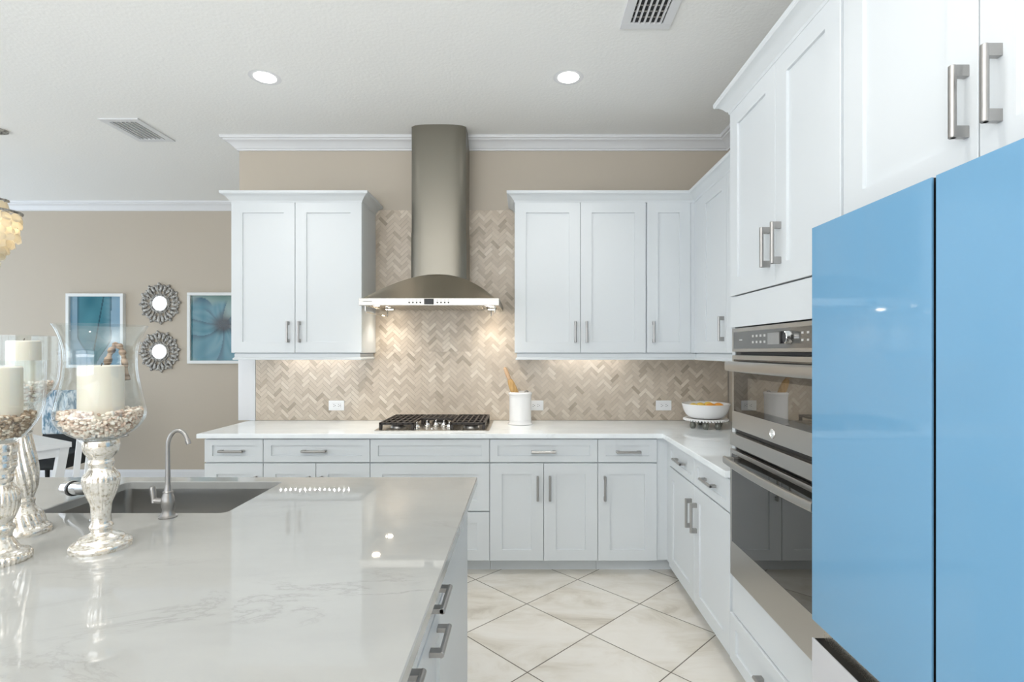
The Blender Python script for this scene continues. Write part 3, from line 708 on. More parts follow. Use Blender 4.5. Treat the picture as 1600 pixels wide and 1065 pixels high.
def oven_door(z0, z1, glass, handle_z, proud, emblem=None, view=None, hh=0.016):
    F = lambda u, n, z: (XT-proud-n, u, z)
    d = part('oven_door', B().fbox(F, oy0, oy1, -proud-0.008, 0.0, z0, z1, 0.003), M_steel_side, c)
    part('glass', B().fbox(F, oy0+0.018, oy1-0.022, -0.004, 0.0012, glass[0], glass[1], 0.0005), M_ovenglass, d, 'dark reflective oven glass')
    if view: part('window', B().fbox(F, view[0], view[1], -0.003, 0.0016, view[2], view[3]), M_ovenview, d, 'lighter see-through window in the dark glass')
    pts = []; n = 16
    for i in range(n+1):
        t = -1+2*i/n; pts.append(F(1.93+t*0.352, 0.034+0.016*(1-t*t), handle_z))
    b = B(); rr_ = []
    for p in pts:
        ring = []
        for j in range(16):
            q = 2*pi*j/16; ring.append((p[0]+0.008*math.copysign(abs(cos(q))**0.6, cos(q)), p[1], p[2]+hh*math.copysign(abs(sin(q))**0.6, sin(q))))
        rr_.append(ring)
    b.rings(rr_)
    for t in (-1, 1): b.fbox(F, 1.93+t*0.352, 1.93+t*0.33, -0.002, 0.04, handle_z-0.011, handle_z+0.011, 0.003)
    part('handle', b, M_steel_side, d)
    if emblem:
        e = F(1.93, 0.001, emblem)
        bb = B().torus(e, 0.0165, 0.0024, 'x', 32, 8)
        bb.torus((e[0], e[1]+0.005, e[2]), 0.0058, 0.0014, 'x', 20, 6).torus((e[0], e[1]-0.005, e[2]), 0.0058, 0.0014, 'x', 20, 6)
        bb.cyl((e[0]+0.002, e[1], e[2]), (e[0]-0.0008, e[1], e[2]), 0.0165, seg=32)
        part('emblem', bb, M_chrome, d, 'round chrome emblem')
oven_door(1.112, 1.428, (1.188, 1.410), 1.382, 0.004, 1.145, (1.66, 2.14, 1.212, 1.335), 0.021)
part('middle_trim', B().fbox(FO, oy0, oy1, -0.012, 0.014, 1.040, 1.094, 0.003), M_steel_side, c)
oven_door(0.480, 1.024, (0.628, 1.006), 0.980, 0.012)

# ------------------------------------------------------------------ refrigerator
c = thing('refrigerator', 'tall refrigerator with glossy blue glass doors and white lower doors', 'refrigerator', (1.2, 1.058, 0))
XF = 0.815
part('fridge_body', B().box(XF+0.055, XR-0.03, 0.612, 1.500, 0.03, 1.788, 0.003), M_fridge, c)
part('middle_rail', B().box(XF+0.03, XF+0.055, 0.616, 1.498, 0.62, 0.70), M_steel, c)
for y0, y1, nm in ((1.0635, 1.506, 0), (0.610, 1.0520, 1)):
    part('door', B().box(XF, XF+0.005, y0, y1, 0.686, 1.794, 0.0008), M_blue, c, 'blue glass upper door')
    part('door_core', B().box(XF+0.0052, XF+0.05, y0+0.001, y1-0.001, 0.688, 1.7935), M_black, c)
    part('door', B().box(XF, XF+0.005, y0, y1, 0.055, 0.634, 0.0008), M_whiteglass, c, 'white glass lower door')
    part('door_core', B().box(XF+0.0052, XF+0.05, y0+0.001, y1-0.001, 0.06, 0.632), M_black, c)
part('kick_plate', B().box(XF+0.03, XF+0.05, 0.62, 1.495, 0.0, 0.05), M_black, c)

# ------------------------------------------------------------------ candle holders
def glass_shell(cx, cy, prof, t=0.003):
    inner = [(max(r-t, 0.0), h+(t if r < 0.045 else 0)) for r, h in prof][::-1]
    return B().lathe(cx, cy, prof+inner, 64, z=CT)
def chips(cx, cy, levels, n, r_in, m, name, label, group=None):
    """loose chips filling the bowl around a candle: levels is (z, outer radius)"""
    b = B(); rnd = random.Random(name+label)
    for i in range(n):
        q = rnd.random()**0.8; z = levels[0][0]+q*(levels[-1][0]-levels[0][0])
        for (za, ra), (zb, rb) in zip(levels, levels[1:]):
            if za <= z <= zb: ro = ra+(rb-ra)*(z-za)/(zb-za); break
        s_ = rnd.uniform(0.0042, 0.0078)
        ro = ro-0.0035-s_*1.2
        if rnd.random() < 0.6: rad = ro*rnd.uniform(0.93, 1.0)
        else: rad = rnd.uniform(min(r_in, ro*0.9), ro)
        a = rnd.uniform(0, 2*pi)
        rot = Matrix.Rotation(rnd.uniform(0, 6), 3, 'X') @ Matrix.Rotation(rnd.uniform(0, 6), 3, 'Z')
        mm = Matrix.Translation((cx+rad*cos(a), cy+rad*sin(a), CT+z)) @ rot.to_4x4() @ Matrix.Diagonal((s_*rnd.uniform(0.9, 1.5), s_*rnd.uniform(0.7, 1.1), s_*0.55, 1))
        bmesh.ops.create_icosphere(b.bm, subdivisions=1, radius=1, matrix=mm)
    single(name, b, m, label, 'shell chips', (cx, cy, CT+levels[0][0]), group, 'stuff', smooth=60)
def candle(cx, cy, r, z0, z1, label):
    c = thing('pillar_candle', label, 'candle', (cx, cy, CT+z0), 'ivory pillar candles')
    part('wax', B().lathe(cx, cy, [(0, z0), (r-0.002, z0), (r, z0+0.003), (r, z1-0.005), (r-0.002, z1-0.001), (r-0.005, z1), (r-0.012, z1-0.003), (0, z1-0.004)], 48, z=CT), M_wax, c)
    part('wick', B().tube([(cx, cy, CT+z1-0.006), (cx+0.001, cy, CT+z1+0.002), (cx+0.003, cy, CT+z1+0.007)], 0.0012, 6), M_wick, c)
def dense(prof, n=4):
    out = []
    m_ = len(prof)
    for i in range(m_-1):
        p0, p1, p2, p3 = (prof[max(0, min(m_-1, i+q))] for q in (-1, 0, 1, 2))
        for j in range(n):
            t = j/n
            out.append(tuple(max(0.0, 0.5*((2*p1[k])+(-p0[k]+p2[k])*t+(2*p0[k]-5*p1[k]+4*p2[k]-p3[k])*t*t+(-p0[k]+3*p1[k]-3*p2[k]+p3[k])*t**3)) for k in (0, 1)))
    return out+[prof[-1]]
def slim(prof, k): return [(r*k, h) for r, h in prof]
def slim_levels(lv, k): return [(z, r*k) for z, r in lv]
# middle holder, tulip-shaped hurricane
hx1, hy1 = -1.147, 1.4366
c = thing('candle_holder', 'mercury glass candle holder with tulip shaped hurricane, in front of the sink', 'candle holder', (hx1, hy1, CT), 'mercury glass candle holders')
st1 = slim([(0.089, 0), (0.090, 0.008), (0.086, 0.016), (0.070, 0.023), (0.064, 0.030), (0.050, 0.036), (0.036, 0.041), (0.030, 0.047), (0.034, 0.056), (0.0335, 0.062), (0.029, 0.069), (0.0275, 0.082), (0.0275, 0.100), (0.030, 0.121), (0.037, 0.136), (0.047, 0.160), (0.052, 0.182), (0.050, 0.196), (0.041, 0.208), (0.034, 0.217), (0.0345, 0.223), (0.037, 0.231), (0.034, 0.241), (0.039, 0.249), (0.048, 0.260), (0.0525, 0.274), (0.0525, 0.286), (0.050, 0.292)], 0.785)
fl = lambda t, h: 0.045*abs(cos(11*t))**0.7*max(0.0, min(1.0, (h-0.07)/0.03))*max(0.0, min(1.0, (0.212-h)/0.02))
part('stem', B().lathe(hx1, hy1, [(0, 0)]+dense(st1)+[(0, 0.292)], 132, fl, CT), M_merc, c, smooth=60)
gl1 = slim([(0.0, 0.2925), (0.046, 0.2925), (0.072, 0.302), (0.100, 0.317), (0.119, 0.335), (0.1285, 0.355), (0.127, 0.376), (0.121, 0.402), (0.114, 0.430), (0.107, 0.459), (0.103, 0.490), (0.103, 0.525), (0.110, 0.557), (0.122, 0.585), (0.133, 0.602)], 0.785)
part('hurricane_glass', glass_shell(hx1, hy1, [gl1[0]]+dense(gl1[1:])), M_glass, c, 'clear flared glass hurricane', smooth=60)
candle(hx1, hy1, 0.051, 0.312, 0.4925, 'ivory pillar candle inside the tulip shaped hurricane')
chips(hx1, hy1, slim_levels([(0.303, 0.070), (0.318, 0.100), (0.336, 0.119), (0.356, 0.1285), (0.372, 0.127)], 0.785), 1000, 0.052, M_peb_light, 'shell_chips', 'pale pink shell chips around the candle in the tulip shaped hurricane')
# front left holder, straight-sided glass cut by the frame
hx2, hy2 = -1.331, 1.34
c = thing('candle_holder', 'mercury glass candle holder cut by the left edge, nearest the camera', 'candle holder', (hx2, hy2, CT), 'mercury glass candle holders')
st2 = slim([(0.089, 0), (0.091, 0.008), (0.087, 0.020), (0.066, 0.028), (0.056, 0.036), (0.046, 0.050), (0.038, 0.062), (0.040, 0.072), (0.046, 0.080), (0.044, 0.088), (0.038, 0.096), (0.046, 0.112), (0.055, 0.135), (0.057, 0.160), (0.050, 0.182), (0.040, 0.196), (0.040, 0.204), (0.044, 0.212), (0.042, 0.222), (0.046, 0.232), (0.051, 0.238), (0.050, 0.250), (0.0515, 0.256), (0.050, 0.270), (0.052, 0.278), (0.052, 0.294), (0.050, 0.300)], 0.72)
fl2 = lambda t, h: 0.05*abs(cos(12*t))**0.7*max(0.0, min(1.0, (h-0.095)/0.02))*max(0.0, min(1.0, (0.195-h)/0.02)) + (0.025*cos(40*t) if h < 0.021 else 0)
part('stem', B().lathe(hx2, hy2, [(0, 0)]+dense(st2)+[(0, 0.300)], 144, fl2, CT), M_merc, c, smooth=60)
gl2 = slim([(0.0, 0.3005), (0.050, 0.3005), (0.070, 0.314), (0.092, 0.335), (0.110, 0.358), (0.122, 0.385), (0.127, 0.415), (0.1285, 0.450), (0.129, 0.507)], 0.72)
part('hurricane_glass', glass_shell(hx2, hy2, [gl2[0]]+dense(gl2[1:])), M_glass, c, 'clear straight-sided glass hurricane', smooth=60)
candle(hx2, hy2, 0.0475, 0.325, 0.4915, 'ivory pillar candle cut by the left edge, nearest the camera')
chips(hx2, hy2, slim_levels([(0.312, 0.066), (0.335, 0.092), (0.358, 0.110), (0.372, 0.117)], 0.72), 750, 0.0485, M_peb_brown, 'shell_chips', 'brown shell chips in the hurricane glass nearest the camera')
# rear left holder, spiral stem
hx3, hy3 = -1.467, 1.553
c = thing('candle_holder', 'twist-stemmed mercury glass candle holder standing behind the front left one', 'candle holder', (hx3, hy3, CT), 'mercury glass candle holders')
st3 = slim([(0.0885, 0), (0.089, 0.008), (0.084, 0.016), (0.070, 0.024), (0.066, 0.036), (0.058, 0.056), (0.046, 0.068), (0.036, 0.078), (0.034, 0.088), (0.036, 0.096), (0.032, 0.104), (0.036, 0.118), (0.043, 0.140), (0.046, 0.168), (0.044, 0.195), (0.038, 0.228), (0.030, 0.262), (0.026, 0.290), (0.030, 0.300), (0.028, 0.312), (0.030, 0.345), (0.040, 0.362), (0.042, 0.374)], 0.735)
fl3 = lambda t, h: 0.055*cos(14*t+h*75)*max(0.0, min(1.0, (h-0.10)/0.02))*max(0.0, min(1.0, (0.29-h)/0.03)) + (0.03*cos(18*t+h*90) if 0.02 < h < 0.06 else 0)
part('stem', B().lathe(hx3, hy3, [(0, 0)]+dense(st3, 5)+[(0, 0.374)], 144, fl3, CT), M_merc, c, smooth=60)
gl3 = slim([(0.0, 0.3745), (0.040, 0.3745), (0.060, 0.385), (0.080, 0.402), (0.098, 0.425), (0.108, 0.45), (0.112, 0.49), (0.112, 0.53), (0.113, 0.577)], 0.735)
part('hurricane_glass', glass_shell(hx3, hy3, [gl3[0]]+dense(gl3[1:])), M_glass, c, 'clear straight glass hurricane', smooth=60)
candle(hx3, hy3, 0.039, 0.395, 0.562, 'ivory pillar candle in the rear hurricane, standing highest of the three')
chips(hx3, hy3, slim_levels([(0.386, 0.058), (0.402, 0.080), (0.425, 0.098), (0.442, 0.105)], 0.735), 480, 0.040, M_peb_light, 'shell_chips', 'pale shell chips in the rear left hurricane glass')

# ------------------------------------------------------------------ things on the back worktop
ux, uy = -0.033, 3.87
c = thing('utensil_crock', 'white ceramic utensil crock on the worktop right of the cooktop', 'crock', (ux, uy, CT))
part('crock_body', B().lathe(ux, uy, dense([(0.0, 0.0), (0.084, 0.0), (0.087, 0.006), (0.084, 0.014), (0.0805, 0.022), (0.080, 0.12), (0.081, 0.205), (0.084, 0.212), (0.087, 0.219), (0.087, 0.228), (0.084, 0.231), (0.080, 0.229), (0.076, 0.218), (0.074, 0.03), (0.0, 0.02)], 2), 64, z=CT), M_porc, c, smooth=50)
part('raised_band', B().torus((ux, uy, CT+0.196), 0.0805, 0.002, 'z', 64, 6).torus((ux, uy, CT+0.032), 0.0805, 0.002, 'z', 64, 6), M_porc, c)
c = thing('rolling_pin', 'wooden rolling pin standing in the white utensil crock', 'rolling pin', (ux+0.02, uy, CT+0.03))
a, d = Vector((ux+0.035, uy+0.005, CT+0.045)), Vector((ux-0.114, uy-0.01, CT+0.413)); ax = (d-a).normalized()
bp = a+ax*0.302
part('barrel', B().tube([a, a+ax*0.004, bp-ax*0.075, bp-ax*0.03, bp-ax*0.008, bp], [0.024, 0.0275, 0.0275, 0.024, 0.019, 0.015], 24), M_wood, c, smooth=50)
part('handle', B().tube([bp-ax*0.005, bp+ax*0.01, bp+ax*0.045, d-ax*0.012, d-ax*0.003, d], [0.012, 0.014, 0.0155, 0.0125, 0.010, 0.006], 20), M_tan, c, smooth=50)
c = thing('ladle', 'dark steel utensil whose tip shows over the crock rim', 'utensil', (ux+0.03, uy+0.02, CT+0.03))
part('shaft', B().tube([(ux+0.058, uy+0.03, CT+0.04), (ux+0.046, uy+0.02, CT+0.215)], 0.004, 10), M_nickel, c)
part('hanging_loop', B().torus((ux+0.045, uy+0.02, CT+0.228), 0.011, 0.005, 'y', 24, 8, (1, 1.15)), M_nickel, c)
bx_, by_ = 1.262, 3.70
c = thing('cake_stand', 'low white footed stand with beaded rim beneath the fruit bowl', 'stand', (bx_, by_, CT))
part('plate', B().lathe(bx_, by_, [(0, 0.052), (0.115, 0.052), (0.140, 0.056), (0.146, 0.062), (0.143, 0.067), (0.12, 0.064), (0, 0.062)], 56, z=CT), M_porc, c)
b = B()
for i in range(44): b.ball((bx_+0.146*cos(2*pi*i/44), by_+0.146*sin(2*pi*i/44), CT+0.056), 0.0085, sub=1)
part('beaded_rim', b, M_porc, c, smooth=80)
for a in (-1.15, -1.9, -2.75, 0.3, 1.6):
    part('foot', B().lathe(bx_+0.112*cos(a), by_+0.112*sin(a), dense([(0, 0), (0.013, 0.0), (0.0195, 0.012), (0.021, 0.024), (0.016, 0.040), (0.011, 0.046), (0.011, 0.0525), (0, 0.0525)], 3), 20, z=CT), M_footglass, c, 'smoky glass ball foot', smooth=60)
zb = 0.0672
single('fruit_bowl', B().lathe(bx_, by_, dense([(0, 0), (0.085, 0), (0.112, 0.006), (0.135, 0.026), (0.150, 0.055), (0.160, 0.090), (0.163, 0.097), (0.159, 0.100), (0.154, 0.094), (0.143, 0.058), (0.128, 0.030), (0.1, 0.014), (0, 0.012)], 3), 64, z=CT+zb), M_porc, 'white oval bowl of fruit on the footed stand near the ovens', 'bowl', (bx_, by_, CT+zb), smooth=60)
for fxx, fyy, fr, kind, lab in ((0.015, -0.055, 0.036, 0, 'orange fruit at the front of the white bowl, left of the other orange one'), (0.075, -0.035, 0.036, 0, 'orange fruit at the right of the white bowl'),
                           (-0.03, 0.02, 0.034, 1, 'yellow fruit in the middle of the white bowl'), (-0.085, 0.0, 0.033, 1, 'yellow fruit at the left side of the white bowl'), (0.035, 0.05, 0.035, 1, 'yellow fruit at the back of the white bowl')):
    single('orange' if kind == 0 else 'lemon', B().ball((bx_+fxx, by_+fyy, CT+zb+0.012+0.025+fr), fr, (1.12, 1, 0.96), 3), (M_orange, M_yellow)[kind], lab, 'fruit', (bx_+fxx, by_+fyy, CT+zb+0.04), 'fruit in the bowl', smooth=80)

# outlets in the backsplash
def outlet(px, label):
    c = thing('wall_outlet', label, 'outlet', (px, YW-0.012, 1.028), 'outlets in the backsplash')
    y = YW-0.0112
    part('cover_plate', B().box(px-0.060, px+0.060, y-0.006, y, 0.990, 1.067, 0.003), M_plastic, c)
    part('device_face', B().box(px-0.034, px+0.034, y-0.0085, y-0.005, 1.0115, 1.0455, 0.0015), M_plastic, c)
    b = B()
    for s in (-0.018, 0.018):
        for zz in (1.0215, 1.0355): b.box(px+s-0.005, px+s+0.004, y-0.0088, y-0.008, zz-0.0012, zz+0.0012)
        b.cyl((px+s+0.010, y-0.0088, 1.0285), (px+s+0.010, y-0.008, 1.0285), 0.0028, seg=10)
    part('socket_slots', b, M_dark, c)
outlet(-1.443, 'white horizontal outlet in the tiles left of the cooktop')
outlet(0.083, 'white horizontal outlet partly behind the utensil crock')
outlet(1.064, 'white horizontal outlet in the tiles left of the fruit bowl')

# under-cabinet light strips
def led(x0, x1, label):
    c = thing('light_strip', label, 'light', ((x0+x1)/2, 3.98, 1.42), 'lights under the wall cabinets')
    part('housing', B().box(x0-0.02, x1+0.02, 3.965, 3.995, 1.423, 1.4322, 0.001), M_plastic, c)
    n = int((x1-x0)/0.036)+1; b = B()
    for i in range(n):
        x = x0+(x1-x0)*i/(n-1); b.box(x-0.004, x+0.004, 3.976, 3.984, 1.4205, 1.4232)
    part('led_row', b, M_led, c)
led(-1.83, -1.32, 'white light strip under the wall cabinet left of the hood')
led(0.22, 0.74, 'white light strip under the wall cabinets right of the hood')

# ------------------------------------------------------------------ ceiling fittings
def can(x, y, label):
    c = thing('ceiling_light', label, 'ceiling light', (x, y, ZC), 'recessed ceiling downlights')
    part('trim_ring', B().lathe(x, y, dense([(0.062, -0.001), (0.066, -0.004), (0.082, -0.007), (0.089, -0.004), (0.0905, -0.0003)], 2)+[(0.062, -0.0003)], 48, z=ZC, close=True), M_trim, c, smooth=50)
    part('lens', B().lathe(x, y, [(0, -0.0008), (0.0615, -0.0008), (0.058, -0.004), (0, -0.006)], 40, z=ZC), M_can, c)
    o = area('downlight', (x, y, ZC-0.012), (0, 0, 0), 0.10, 0.10, 2.6, (1.0, 0.965, 0.91), 'DISK', 1.75)
can(-1.544, 3.153, 'recessed white ceiling downlight above the left wall cabinet')
can(0.259, 3.153, 'recessed white ceiling downlight above the right wall cabinets')
can(-1.544, 1.1, 'recessed white ceiling downlight over the sink side of the island')
can(0.259, 1.1, 'recessed white ceiling downlight over the aisle by the island')
def vent(x0, x1, y0, y1, nsl, label, cross):
    c = thing('ceiling_vent', label, 'vent', ((x0+x1)/2, (y0+y1)/2, ZC), 'ceiling air vents')
    f = 0.045; z0 = ZC-0.010
    part('frame', B().box(x0, x1, y0, y0+f, z0, ZC-0.0003, 0.002).box(x0, x1, y1-f, y1, z0, ZC-0.0003, 0.002).box(x0, x0+f, y0+f, y1-f, z0, ZC-0.0003, 0.002).box(x1-f, x1, y0+f, y1-f, z0, ZC-0.0003, 0.002), M_trim, c)
    part('duct', B().box(x0+f, x1-f, y0+f, y1-f, ZC-0.0015, ZC-0.0002), M_dark if cross else M_duct, c)
    w_ = x1-x0-2*f
    for i in range(nsl):
        x = x0+f+w_*(i+0.5)/nsl
        part('slat', B().rings([[(x-0.002, yy, ZC-0.0012), (x+0.002, yy, ZC-0.0012), (x+0.006, yy, z0-0.001), (x+0.001, yy, z0-0.001)] for yy in (y0+f, y1-f)]), M_trim, c)
    if cross:
        b = B(); n = 9
        for i in range(1, n): y = y0+f+(y1-y0-2*f)*i/n; b.box(x0+f, x1-f, y-0.003, y+0.003, ZC-0.005, ZC-0.002)
        part('crossbars', b, M_pewter, c)
vent(0.475, 0.725, 2.18, 2.665, 6, 'white ceiling vent with dark slots, cut by the top edge', True)
vent(-2.98, -2.70, 3.70, 4.10, 6, 'white ceiling vent over the opening left of the wall cabinets', False)

# ------------------------------------------------------------------ dining area
def canvas(parent, x0, x1, z0, z1, y, paint, n=(70, 90)):
    b = B(); bm = b.bm; cl = bm.loops.layers.float_color.new('paint'); g = {}
    for i in range(n[0]+1):
        for j in range(n[1]+1): g[i, j] = bm.verts.new((x0+(x1-x0)*i/n[0], y, z0+(z1-z0)*j/n[1]))
    for i in range(n[0]):
        for j in range(n[1]):
            f = bm.faces.new((g[i, j], g[i+1, j], g[i+1, j+1], g[i, j+1]))
            for lp, (a, d) in zip(f.loops, ((i, j), (i+1, j), (i+1, j+1), (i, j+1))): lp[cl] = (*(0.62*q for q in paint(a/n[0], d/n[1])), 1)
    return part('canvas', b, M_art, parent, smooth=None)
def lerp3(a, b_, t): t = max(0, min(1, t)); return tuple(p+(q-p)*t for p, q in zip(a, b_))
def smooth_(a, b_, x): t = max(0, min(1, (x-a)/(b_-a))); return t*t*(3-2*t)
def wob(u, v, s): return 0.5*sin(s*u+2.1*sin(s*0.7*v+1))+0.5*sin(s*1.3*v+1.7*sin(s*0.9*u))
def petal_art(seed, cu, cv):
    pale, mid_, deep, ink = (0.40, 0.56, 0.55), (0.075, 0.30, 0.40), (0.025, 0.15, 0.23), (0.006, 0.012, 0.02)
    sp_ = [(2.75, 0.60, 0.62), (3.55, 0.55, 0.60), (4.35, 0.62, 0.75), (5.1, 0.5, 0.7), (0.2, 0.45, 0.5), (1.95, 0.5, 0.4)]
    def f(u, v):
        du, dv = (u-cu)*0.72, v-cv; r = math.hypot(du, dv); a = (math.atan2(dv, du)+0.25*wob(u, v, 4+seed)) % (2*pi)
        col = lerp3(pale, (0.22, 0.40, 0.38), 0.5+0.5*wob(u, v, 5))
        for i, (ang, wd, ln) in enumerate(sp_):
            d = abs((a-ang+pi) % (2*pi)-pi)/wd
            if d < 1 and r < ln:
                t = d*d; c0 = lerp3(mid_, deep, smooth_(0.6, 0.95, d)); c0 = lerp3(c0, (0.20, 0.46, 0.55), (0.5+0.5*sin(9*d+14*r+i))*0.55*(1-t))
                col = lerp3(c0, col, smooth_(ln-0.12, ln, r))
        col = lerp3(col, ink, (1-smooth_(0.05, 0.24, r+0.05*wob(u, v, 15)))*0.95)
        return col
    return f
def artwork(x0, x1, z0, z1, label, paint):
    c = thing('framed_art', label, 'picture', ((x0+x1)/2, YF, z0), 'teal flower pictures on the dining wall')
    f, y0, y1 = 0.033, YF-0.045, YF
    part('frame', B().box(x0, x1, y0, y1, z0, z0+f, 0.003).box(x0, x1, y0, y1, z1-f, z1, 0.003).box(x0, x0+f, y0, y1, z0+f, z1-f, 0.003).box(x1-f, x1, y0, y1, z0+f, z1-f, 0.003), M_frame, c)
    canvas(c, x0+f, x1-f, z0+f, z1-f, YF-0.02, paint)
def leaf_art(u, v):
    col = lerp3((0.20, 0.42, 0.60), (0.40, 0.60, 0.72), 0.5+0.5*wob(u, v, 6))  # lighter blue beside the leaf puts the window reflection into the colour
    w_ = 0.34*(1-smooth_(0.45, -0.05, v)*0.9)+0.02*wob(u, v, 7); d = abs(u-0.47)/max(w_, 0.02)
    if d < 1: col = lerp3(lerp3((0.045, 0.24, 0.33), (0.10, 0.36, 0.46), 0.5+0.5*wob(u, v, 9)), (0.02, 0.10, 0.16), smooth_(0.82, 1.0, d)*0.8)
    if abs(u-0.47-0.24*(v-0.25)) < 0.012 and v > 0.2: col = lerp3(col, (0.015, 0.06, 0.10), 0.8)
    return col
artwork(-5.01, -4.383, 1.262, 2.073, 'white framed teal leaf picture left of the round mirrors', leaf_art)
artwork(-3.685, -3.058, 1.308, 2.084, 'white framed teal flower picture partly behind the left wall cabinet', petal_art(0, 0.62, 0.56))
def sun_mirror(px, pz, label, twist):
    c = thing('wall_mirror', label, 'mirror', (px, YF, pz), 'round ornate mirrors on the dining wall')
    part('mirror_glass', B().cyl((px, YF-0.012, pz), (px, YF-0.020, pz), 0.080, seg=48), M_mirror, c, 'round mirror glass')
    b = B()
    b.torus((px, YF-0.018, pz), 0.088, 0.010, 'y', 56, 10).torus((px, YF-0.016, pz), 0.104, 0.006, 'y', 56, 8)
    n = 12
    for i in range(n):
        a = 2*pi*i/n+twist; ca, sa = cos(a), sin(a)
        def at_(r, t=0.0): return (px+r*ca-t*sa, YF-0.014, pz+r*sa+t*ca)
        for t in (-0.023, 0.023):
            b.ball(at_(0.168, t), 0.030, (1.25, 0.45, 0.62), 2, Matrix.Rotation(-(a+t*9), 3, 'Y').to_quaternion())
            b.torus(at_(0.190, t*0.95), 0.0115, 0.0055, 'y', 16, 6)
            b.tube([at_(0.103, t*0.35), at_(0.125, t*0.42), at_(0.145, t*0.7)], [0.006, 0.005, 0.009], 8)
        b.ball(at_(0.212), 0.017, (1, 0.6, 1), 2); b.ball(at_(0.225), 0.009, (1, 0.7, 1), 1); b.ball(at_(0.150), 0.010, (1, 0.7, 1), 1)
        a2 = a+pi/n
        b.ball((px+0.196*cos(a2), YF-0.012, pz+0.196*sin(a2)), 0.015, (1, 0.5, 1), 2)
    part('ornate_frame', b, M_pewter, c, smooth=60)
sun_mirror(-4.0, 1.966, 'upper of two round mirrors with ornate silver scroll frames', 0.05)
sun_mirror(-4.005, 1.439, 'lower of two round mirrors with ornate silver scroll frames', 0.1)

# chandelier of capiz shell discs
kx, ky = -3.875, 3.9
c = thing('chandelier', 'capiz shell chandelier hanging at the left edge over the dining table', 'chandelier', (kx, ky, ZC))
part('canopy', B().lathe(kx, ky, [(0, 0), (0.06, 0), (0.06, -0.012), (0.02, -0.03), (0, -0.03)], 32, z=ZC-0.0005), M_pewter, c)
part('hanging_rod', B().cyl((kx, ky, ZC-0.025), (kx, ky, 2.10), 0.006, seg=10), M_pewter, c)
part('hoop', B().torus((kx, ky, 2.467), 0.132, 0.010, 'z', 48, 8).torus((kx, ky, 2.555), 0.058, 0.008, 'z', 36, 8).cyl((kx-0.132, ky, 2.467), (kx+0.132, ky, 2.467), 0.005, seg=8).cyl((kx, ky-0.132, 2.467), (kx, ky+0.132, 2.467), 0.005, seg=8), M_pewter, c)
b = B(); rnd = random.Random(3)
def disc(p, nrm, r):
    nrm = Vector(nrm).normalized(); p = Vector(p); a = nrm.orthogonal().normalized(); d = nrm.cross(a)
    part('shell_disc', B().rings([[p+nrm*o+(a*cos(t)+d*sin(t))*r for t in (2*pi*i/14 for i in range(14))] for o in (-0.0008, 0.0008)]), M_capiz, c)
for z, r, n in ((2.515, 0.055, 7), (2.425, 0.126, 14), (2.378, 0.122, 14), (2.328, 0.110, 13), (2.280, 0.118, 13), (2.235, 0.086, 10), (2.188, 0.052, 7), (2.145, 0.022, 4)):
    for i in range(n):
        a = 2*pi*(i+0.5*(n % 2))/n+rnd.uniform(-0.05, 0.05); rr_ = r*rnd.uniform(0.97, 1.03)
        disc((kx+rr_*cos(a), ky+rr_*sin(a), z), (cos(a)+rnd.uniform(-.3, .3), sin(a)+rnd.uniform(-.3, .3), rnd.uniform(-0.1, 0.45)), 0.033)
part('finial', B().ball((kx, ky, 2.085), 0.02, sub=3), M_capiz, c)
for i in range(3):
    a = 2*pi*i/3+0.4
    part('bulb', B().ball((kx+0.07*cos(a), ky+0.07*sin(a), 2.36), 0.018, (1, 1, 1.6), 3), M_bulb, c, smooth=80)

# dining table, a corner of which shows behind the candle holders
C0 = Vector((-3.42, 4.005)); U = Vector((-0.5, -0.866)); V = Vector((-0.866, 0.5))
def tb(a, d, z): p = C0+U*a+V*d; return (p.x, p.y, z)
def tbox(b, a0, a1, d0, d1, z0, z1): return b.rings([[tb(a0, d0, z), tb(a1, d0, z), tb(a1, d1, z), tb(a0, d1, z)] for z in (z0, z1)])
cc = C0+U*0.55+V*0.55
c = thing('dining_table', 'white painted dining table behind the candle holders at the left', 'table', (cc.x, cc.y, 0))
part('tabletop', tbox(B(), 0, 1.1, 0, 1.1, 0.722, 0.76), M_whitewood, c)
b = B()
for a0, a1, d0, d1 in ((0.03, 1.07, 0.03, 0.055), (0.03, 1.07, 1.045, 1.07), (0.03, 0.055, 0.03, 1.07), (1.045, 1.07, 0.03, 1.07)): tbox(b, a0, a1, d0, d1, 0.655, 0.722)
part('apron', b, M_whitewood, c)
for a, d in ((0.01, 0.01), (1.035, 0.01), (0.01, 1.035), (1.035, 1.035)):
    sa, sd = (0.05 if a < 0.5 else -0.05), (0.05 if d < 0.5 else -0.05)
    w_ = 0.055
    part('leg', B().rings([[tb(a+sa*k_+w_*i, d+sd*k_+w_*j, z) for i, j in ((0, 0), (1, 0), (1, 1), (0, 1))] for k_, z in ((1.6, 0.0), (0, 0.722))]), M_whitewood, c)
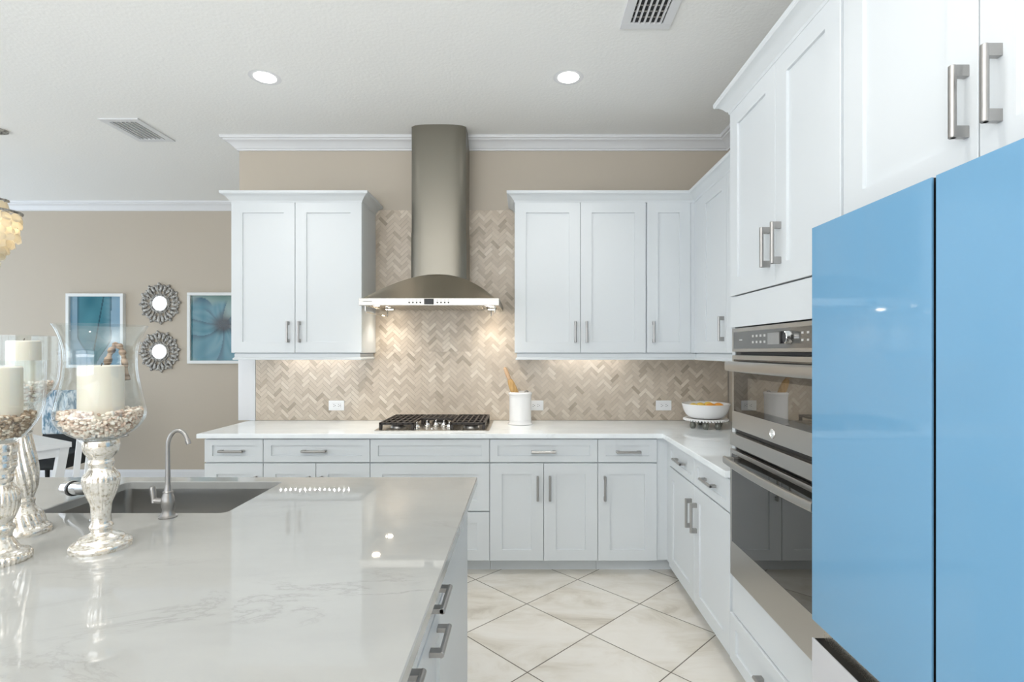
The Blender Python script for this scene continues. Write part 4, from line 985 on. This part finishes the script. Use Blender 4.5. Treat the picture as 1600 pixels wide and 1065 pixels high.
def dining_chair(x, y, rz, label):
    c = thing('dining_chair', label, 'chair', (x, y, 0), 'dining chairs')
    R = Matrix.Translation((x, y, 0)) @ Matrix.Rotation(rz, 4, 'Z')
    def tr_(b): bmesh.ops.transform(b.bm, matrix=R, verts=b.bm.verts[:]); return b
    part('seat', tr_(B().box(-0.235, 0.235, -0.23, 0.21, 0.36, 0.49, 0.03, 3)), M_darkcloth, c, 'charcoal seat')
    part('backrest', tr_(B().box(-0.235, 0.235, 0.20, 0.28, 0.62, 1.06, 0.03, 3)), M_bluefab, c, 'blue and white patterned back')
    part('lower_back', tr_(B().box(-0.23, 0.23, 0.205, 0.275, 0.36, 0.64, 0.02)), M_darkcloth, c)
    for sx_ in (-0.2, 0.2):
        for sy_ in (-0.2, 0.24): part('leg', tr_(B().cyl((sx_, sy_, 0), (sx_, sy_, 0.37), 0.014, 0.022, 12)), M_darkcloth, c)
dining_chair(-4.47, 5.02, 0.15, 'blue and white patterned dining chair behind the white table')
# white wooden chair standing side-on at the corner of the table; its back posts lean to the right
P1, P2 = Vector((-3.26, 3.75, 0)), Vector((-2.93, 3.44, 0)); dr = (P2-P1).normalized(); nv = Vector((dr.y, -dr.x, 0))
if nv.x > 0: nv = -nv
c = thing('dining_chair', 'white wooden dining chair with slanting back posts beside the table corner', 'chair', ((P1+P2)/2+nv*0.2), 'dining chairs')
def beam(p, q, w_, d_):
    p, q = Vector(p), Vector(q); a_, b_ = dr*w_/2, nv*d_/2
    return B().rings([[tuple(o+a_*i+b_*j) for i, j in ((-1, -1), (1, -1), (1, 1), (-1, 1))] for o in (p, q)])
zz = Vector((0, 0, 1))
for p in (P1, P2):
    part('back_post', beam(p-nv*0.02+zz*0.0, p-nv*0.105+zz*1.0, 0.034, 0.034), M_whitewood, c)
    f = p+nv*0.40+(dr*0.02 if p is P1 else -dr*0.02)
    part('leg', beam(f, f+zz*0.43, 0.036, 0.036), M_whitewood, c)
for z_, h_, k_ in ((0.93, 0.08, 0.10), (0.80, 0.045, 0.088)):
    part('back_rail', B().rings([[tuple(o-nv*(k_+0.012*j)+zz*(z_+h_*i)) for i, j in ((0, -1), (0, 1), (1, 1), (1, -1))] for o in (P1, P2)]), M_whitewood, c)
part('seat', B().rings([[tuple(o+nv*k_+zz*z_) for o, k_ in ((P1-dr*0.03, -0.01), (P2+dr*0.03, -0.01), (P2+dr*0.03, 0.43), (P1-dr*0.03, 0.43))] for z_ in (0.43, 0.465)]), M_whitewood, c)

# brown banded twist arching behind the candle inside the tulip hurricane
key = [(-0.064, 0.060, 0.372), (-0.053, 0.066, 0.43), (-0.040, 0.0705, 0.487), (-0.026, 0.0735, 0.530), (-0.008, 0.0745, 0.549), (0.009, 0.0735, 0.538), (0.022, 0.0715, 0.505), (0.034, 0.069, 0.45)]
hp = []
for i in range(len(key)-1):
    for j in range(8):
        p0, p1, p2, p3 = (Vector(key[max(0, min(len(key)-1, i+q))]) for q in (-1, 0, 1, 2)); t = j/8
        hp.append(0.5*((2*p1)+(p2-p0)*t+(2*p0-5*p1+4*p2-p3)*t*t+(3*p1-p0-3*p2+p3)*t**3))
hp.append(Vector(key[-1]))
hp = [(hx1+p.x*0.81, hy1+p.y*0.83, CT+p.z) for p in hp]
single('rattan_twist', B().tube(hp, [(0.0104 if i % 6 < 3 else 0.0066)*(1-0.25*i/len(hp)) for i in range(len(hp))], 14), M_rattan,
       'brown banded rattan twist arching up behind the candle in the tulip hurricane', 'ornament', (hx1-0.06, hy1+0.06, CT+0.372), smooth=50)
